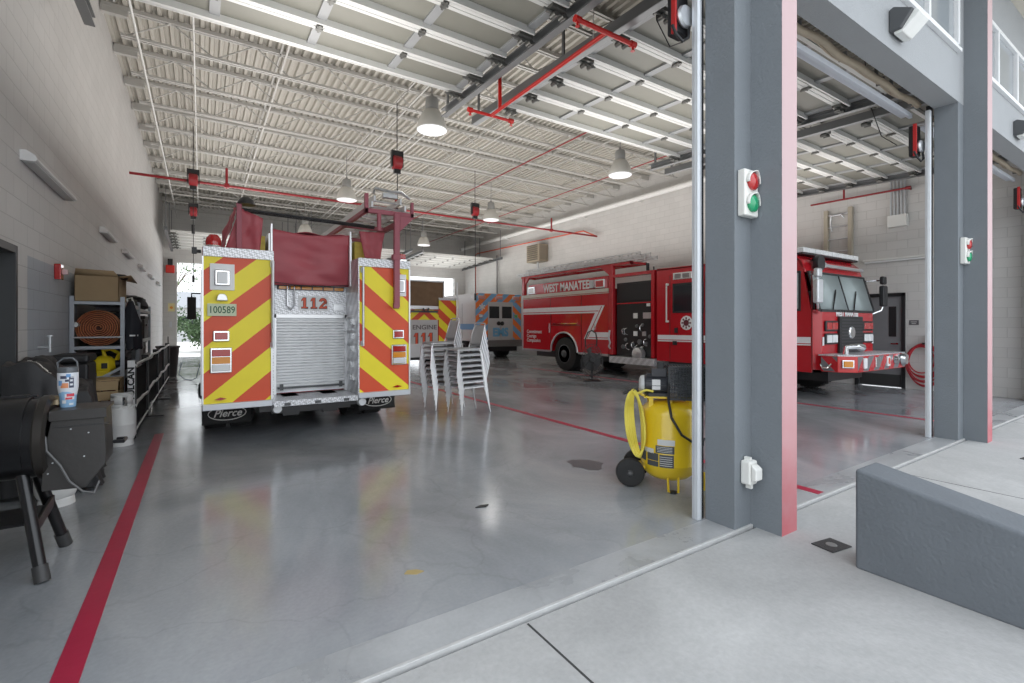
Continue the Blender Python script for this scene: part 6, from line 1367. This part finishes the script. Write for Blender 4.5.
# ------------------------------------------------------------------ outside, beyond the rear doors
b = MB(); b.box(-30, 45, YB+0.25, 80, -0.25, -0.01); g_ = struct('ground_rear', b, concrete_mat('sunny_concrete', (0.50, 0.49, 0.47), (0.66, 0.65, 0.62), 0.8, 0.9, 0.5, cracks=False))
LEAF = mat('tree_leaves', (0.09, 0.15, 0.05), 0.6, var=0.4, scale=3); LEAF2 = mat('hedge_leaves', (0.06, 0.11, 0.04), 0.6, var=0.4, scale=3); BARK = mat('bark', (0.18, 0.15, 0.12), 0.8, var=0.2)
def tree(name, label, loc, h, r, n, seed, m, cat='tree', low=0.45):
    rnd = random.Random(seed); t = thing(name, label, cat, loc, 0)
    tr = MB(); tr.tube([(0, 0, 0), (0.05*h/5, 0, h*0.25), (-0.03*h, 0.02, h*0.5), (0.0, 0, h*0.8)], [0.12, 0.10, 0.07, 0.03], 8)
    tips = []
    for k in range(9):
        a = rnd.random()*6.28; z = h*(low*0.7+0.4*rnd.random()); e = (r*0.8*math.cos(a), r*0.8*math.sin(a), min(h, z+h*0.25*rnd.random()+0.3)); tr.tube([(0, 0, z*0.8), (e[0]*0.5, e[1]*0.5, (z+e[2])/2), e], [0.05, 0.03, 0.012], 6); tips.append(e)
    obj('trunk', tr, BARK, t)
    lf = MB()
    for k in range(n):
        e = rnd.choice(tips+[(0, 0, h*0.85)]); s = r*0.42
        c = Vector((e[0]+rnd.gauss(0, s), e[1]+rnd.gauss(0, s), max(h*low*0.6, e[2]+rnd.gauss(0, s*0.8)))); a = Euler((rnd.random()*6, rnd.random()*6, rnd.random()*6)).to_matrix(); w = 0.06+0.05*rnd.random()
        q = [c+a@Vector(p) for p in ((-w, 0, 0), (0, -w*0.5, 0), (w, 0, 0), (0, w*0.5, 0))]; lf.add(q, [(0, 1, 2, 3)])
    obj('foliage', lf, m, t, smooth=False)
    return t
tree('garden_tree', 'loose leafy tree outside the rear door at the left', (-1.6, 37, 0), 6.6, 2.0, 700, 3, LEAF)
tree('garden_tree', 'second leafy tree outside, partly behind the edge of the fire engine', (3.4, 42, 0), 7.0, 2.2, 700, 9, LEAF)
tree('shrub', 'dark green shrub outside the rear door, beside the waste bin', (-2.2, 33, 0), 2.6, 1.0, 3600, 5, LEAF2, 'shrub', 0.1)
tree('shrub', 'dark green shrub outside the rear door, beside the edge of the fire engine', (0.3, 31.5, 0), 2.0, 0.8, 3200, 6, LEAF2, 'shrub', 0.1)
K = thing('house', 'pale grey house with a low roof far beyond the rear door', 'house', (0, 52, 0))
obj('wall', MB().box(-12, 14, 0, 6, 0, 3.0), mat('pale_grey_render', (0.5, 0.5, 0.5), 0.8), K)
obj('roof', MB().prism([(-0.6, 3.0), (6.6, 3.0), (3, 4.6)], 'X', -12.6, 14.6), mat('grey_shingles', (0.25, 0.26, 0.28), 0.8), K)
for x in (-6, -1, 4, 9): obj('window', MB().box(x-0.7, x+0.7, -0.05, 0, 1.0, 2.2), GLS, K)

# ------------------------------------------------------------------ lights, world, camera
w = bpy.data.worlds.new('World'); SC.world = w; w.use_nodes = True; N = w.node_tree.nodes; L = w.node_tree.links
bg = N['Background']; tc = N.new('ShaderNodeTexCoord'); sp = N.new('ShaderNodeSeparateXYZ'); L.new(tc.outputs['Generated'], sp.inputs[0])
cr = N.new('ShaderNodeValToRGB'); e = cr.color_ramp.elements; e[0].position = 0.48; e[0].color = (0.80, 0.82, 0.84, 1); e[1].position = 0.75; e[1].color = (0.82, 0.88, 0.96, 1)
mp = N.new('ShaderNodeMapRange'); mp.inputs['From Min'].default_value = -1; L.new(sp.outputs['Z'], mp.inputs['Value']); L.new(mp.outputs[0], cr.inputs[0]); L.new(cr.outputs[0], bg.inputs[0])
bg.inputs[1].default_value = 1.95
def area(name, loc, rot, size, sy, power, col=(1, 1, 1)):
    l = bpy.data.lights.new(name, 'AREA'); l.shape = 'RECTANGLE'; l.size = size; l.size_y = sy; l.energy = power; l.color = col
    o = bpy.data.objects.new(name, l); C.objects.link(o); o.location = loc; o.rotation_euler = rot; return o
for i, (x, y, _) in enumerate(HB):
    l = bpy.data.lights.new('high_bay_light', 'SPOT'); l.energy = 40; l.spot_size = R(170); l.spot_blend = 0.6; l.shadow_soft_size = 0.27; l.color = (1.0, 0.98, 0.95)
    o = bpy.data.objects.new('high_bay_light', l); C.objects.link(o); o.location = (x, y, 4.95)
for x in (1.2, 6.0, 10.9): area('added_ceiling_fill', (x, 14.6, 3.45), (PI, 0, 0), 2.2, 21, 330, (1.0, 0.98, 0.95))  # added upward fill above the bays, no fixture there; brightens ceiling and walls
sun = bpy.data.lights.new('sun', 'SUN'); sun.energy = 2.2; sun.angle = R(4); sun.color = (1, 0.96, 0.9)
o = bpy.data.objects.new('sun', sun); C.objects.link(o); o.rotation_euler = (R(38), 0, R(165))   # high sun from behind the building
cam = bpy.data.cameras.new('camera'); co = bpy.data.objects.new('camera', cam); C.objects.link(co); SC.camera = co
cam.sensor_width = 36; cam.lens = 478/1024*36; cam.shift_y = -(341.5-325)/1024; cam.clip_start = 0.05; cam.clip_end = 300
co.location = (0, 0, 1.45); co.rotation_euler = (R(90), 0, -R(33.05))
SC.view_settings.view_transform = 'Standard'; SC.view_settings.exposure = 0.35
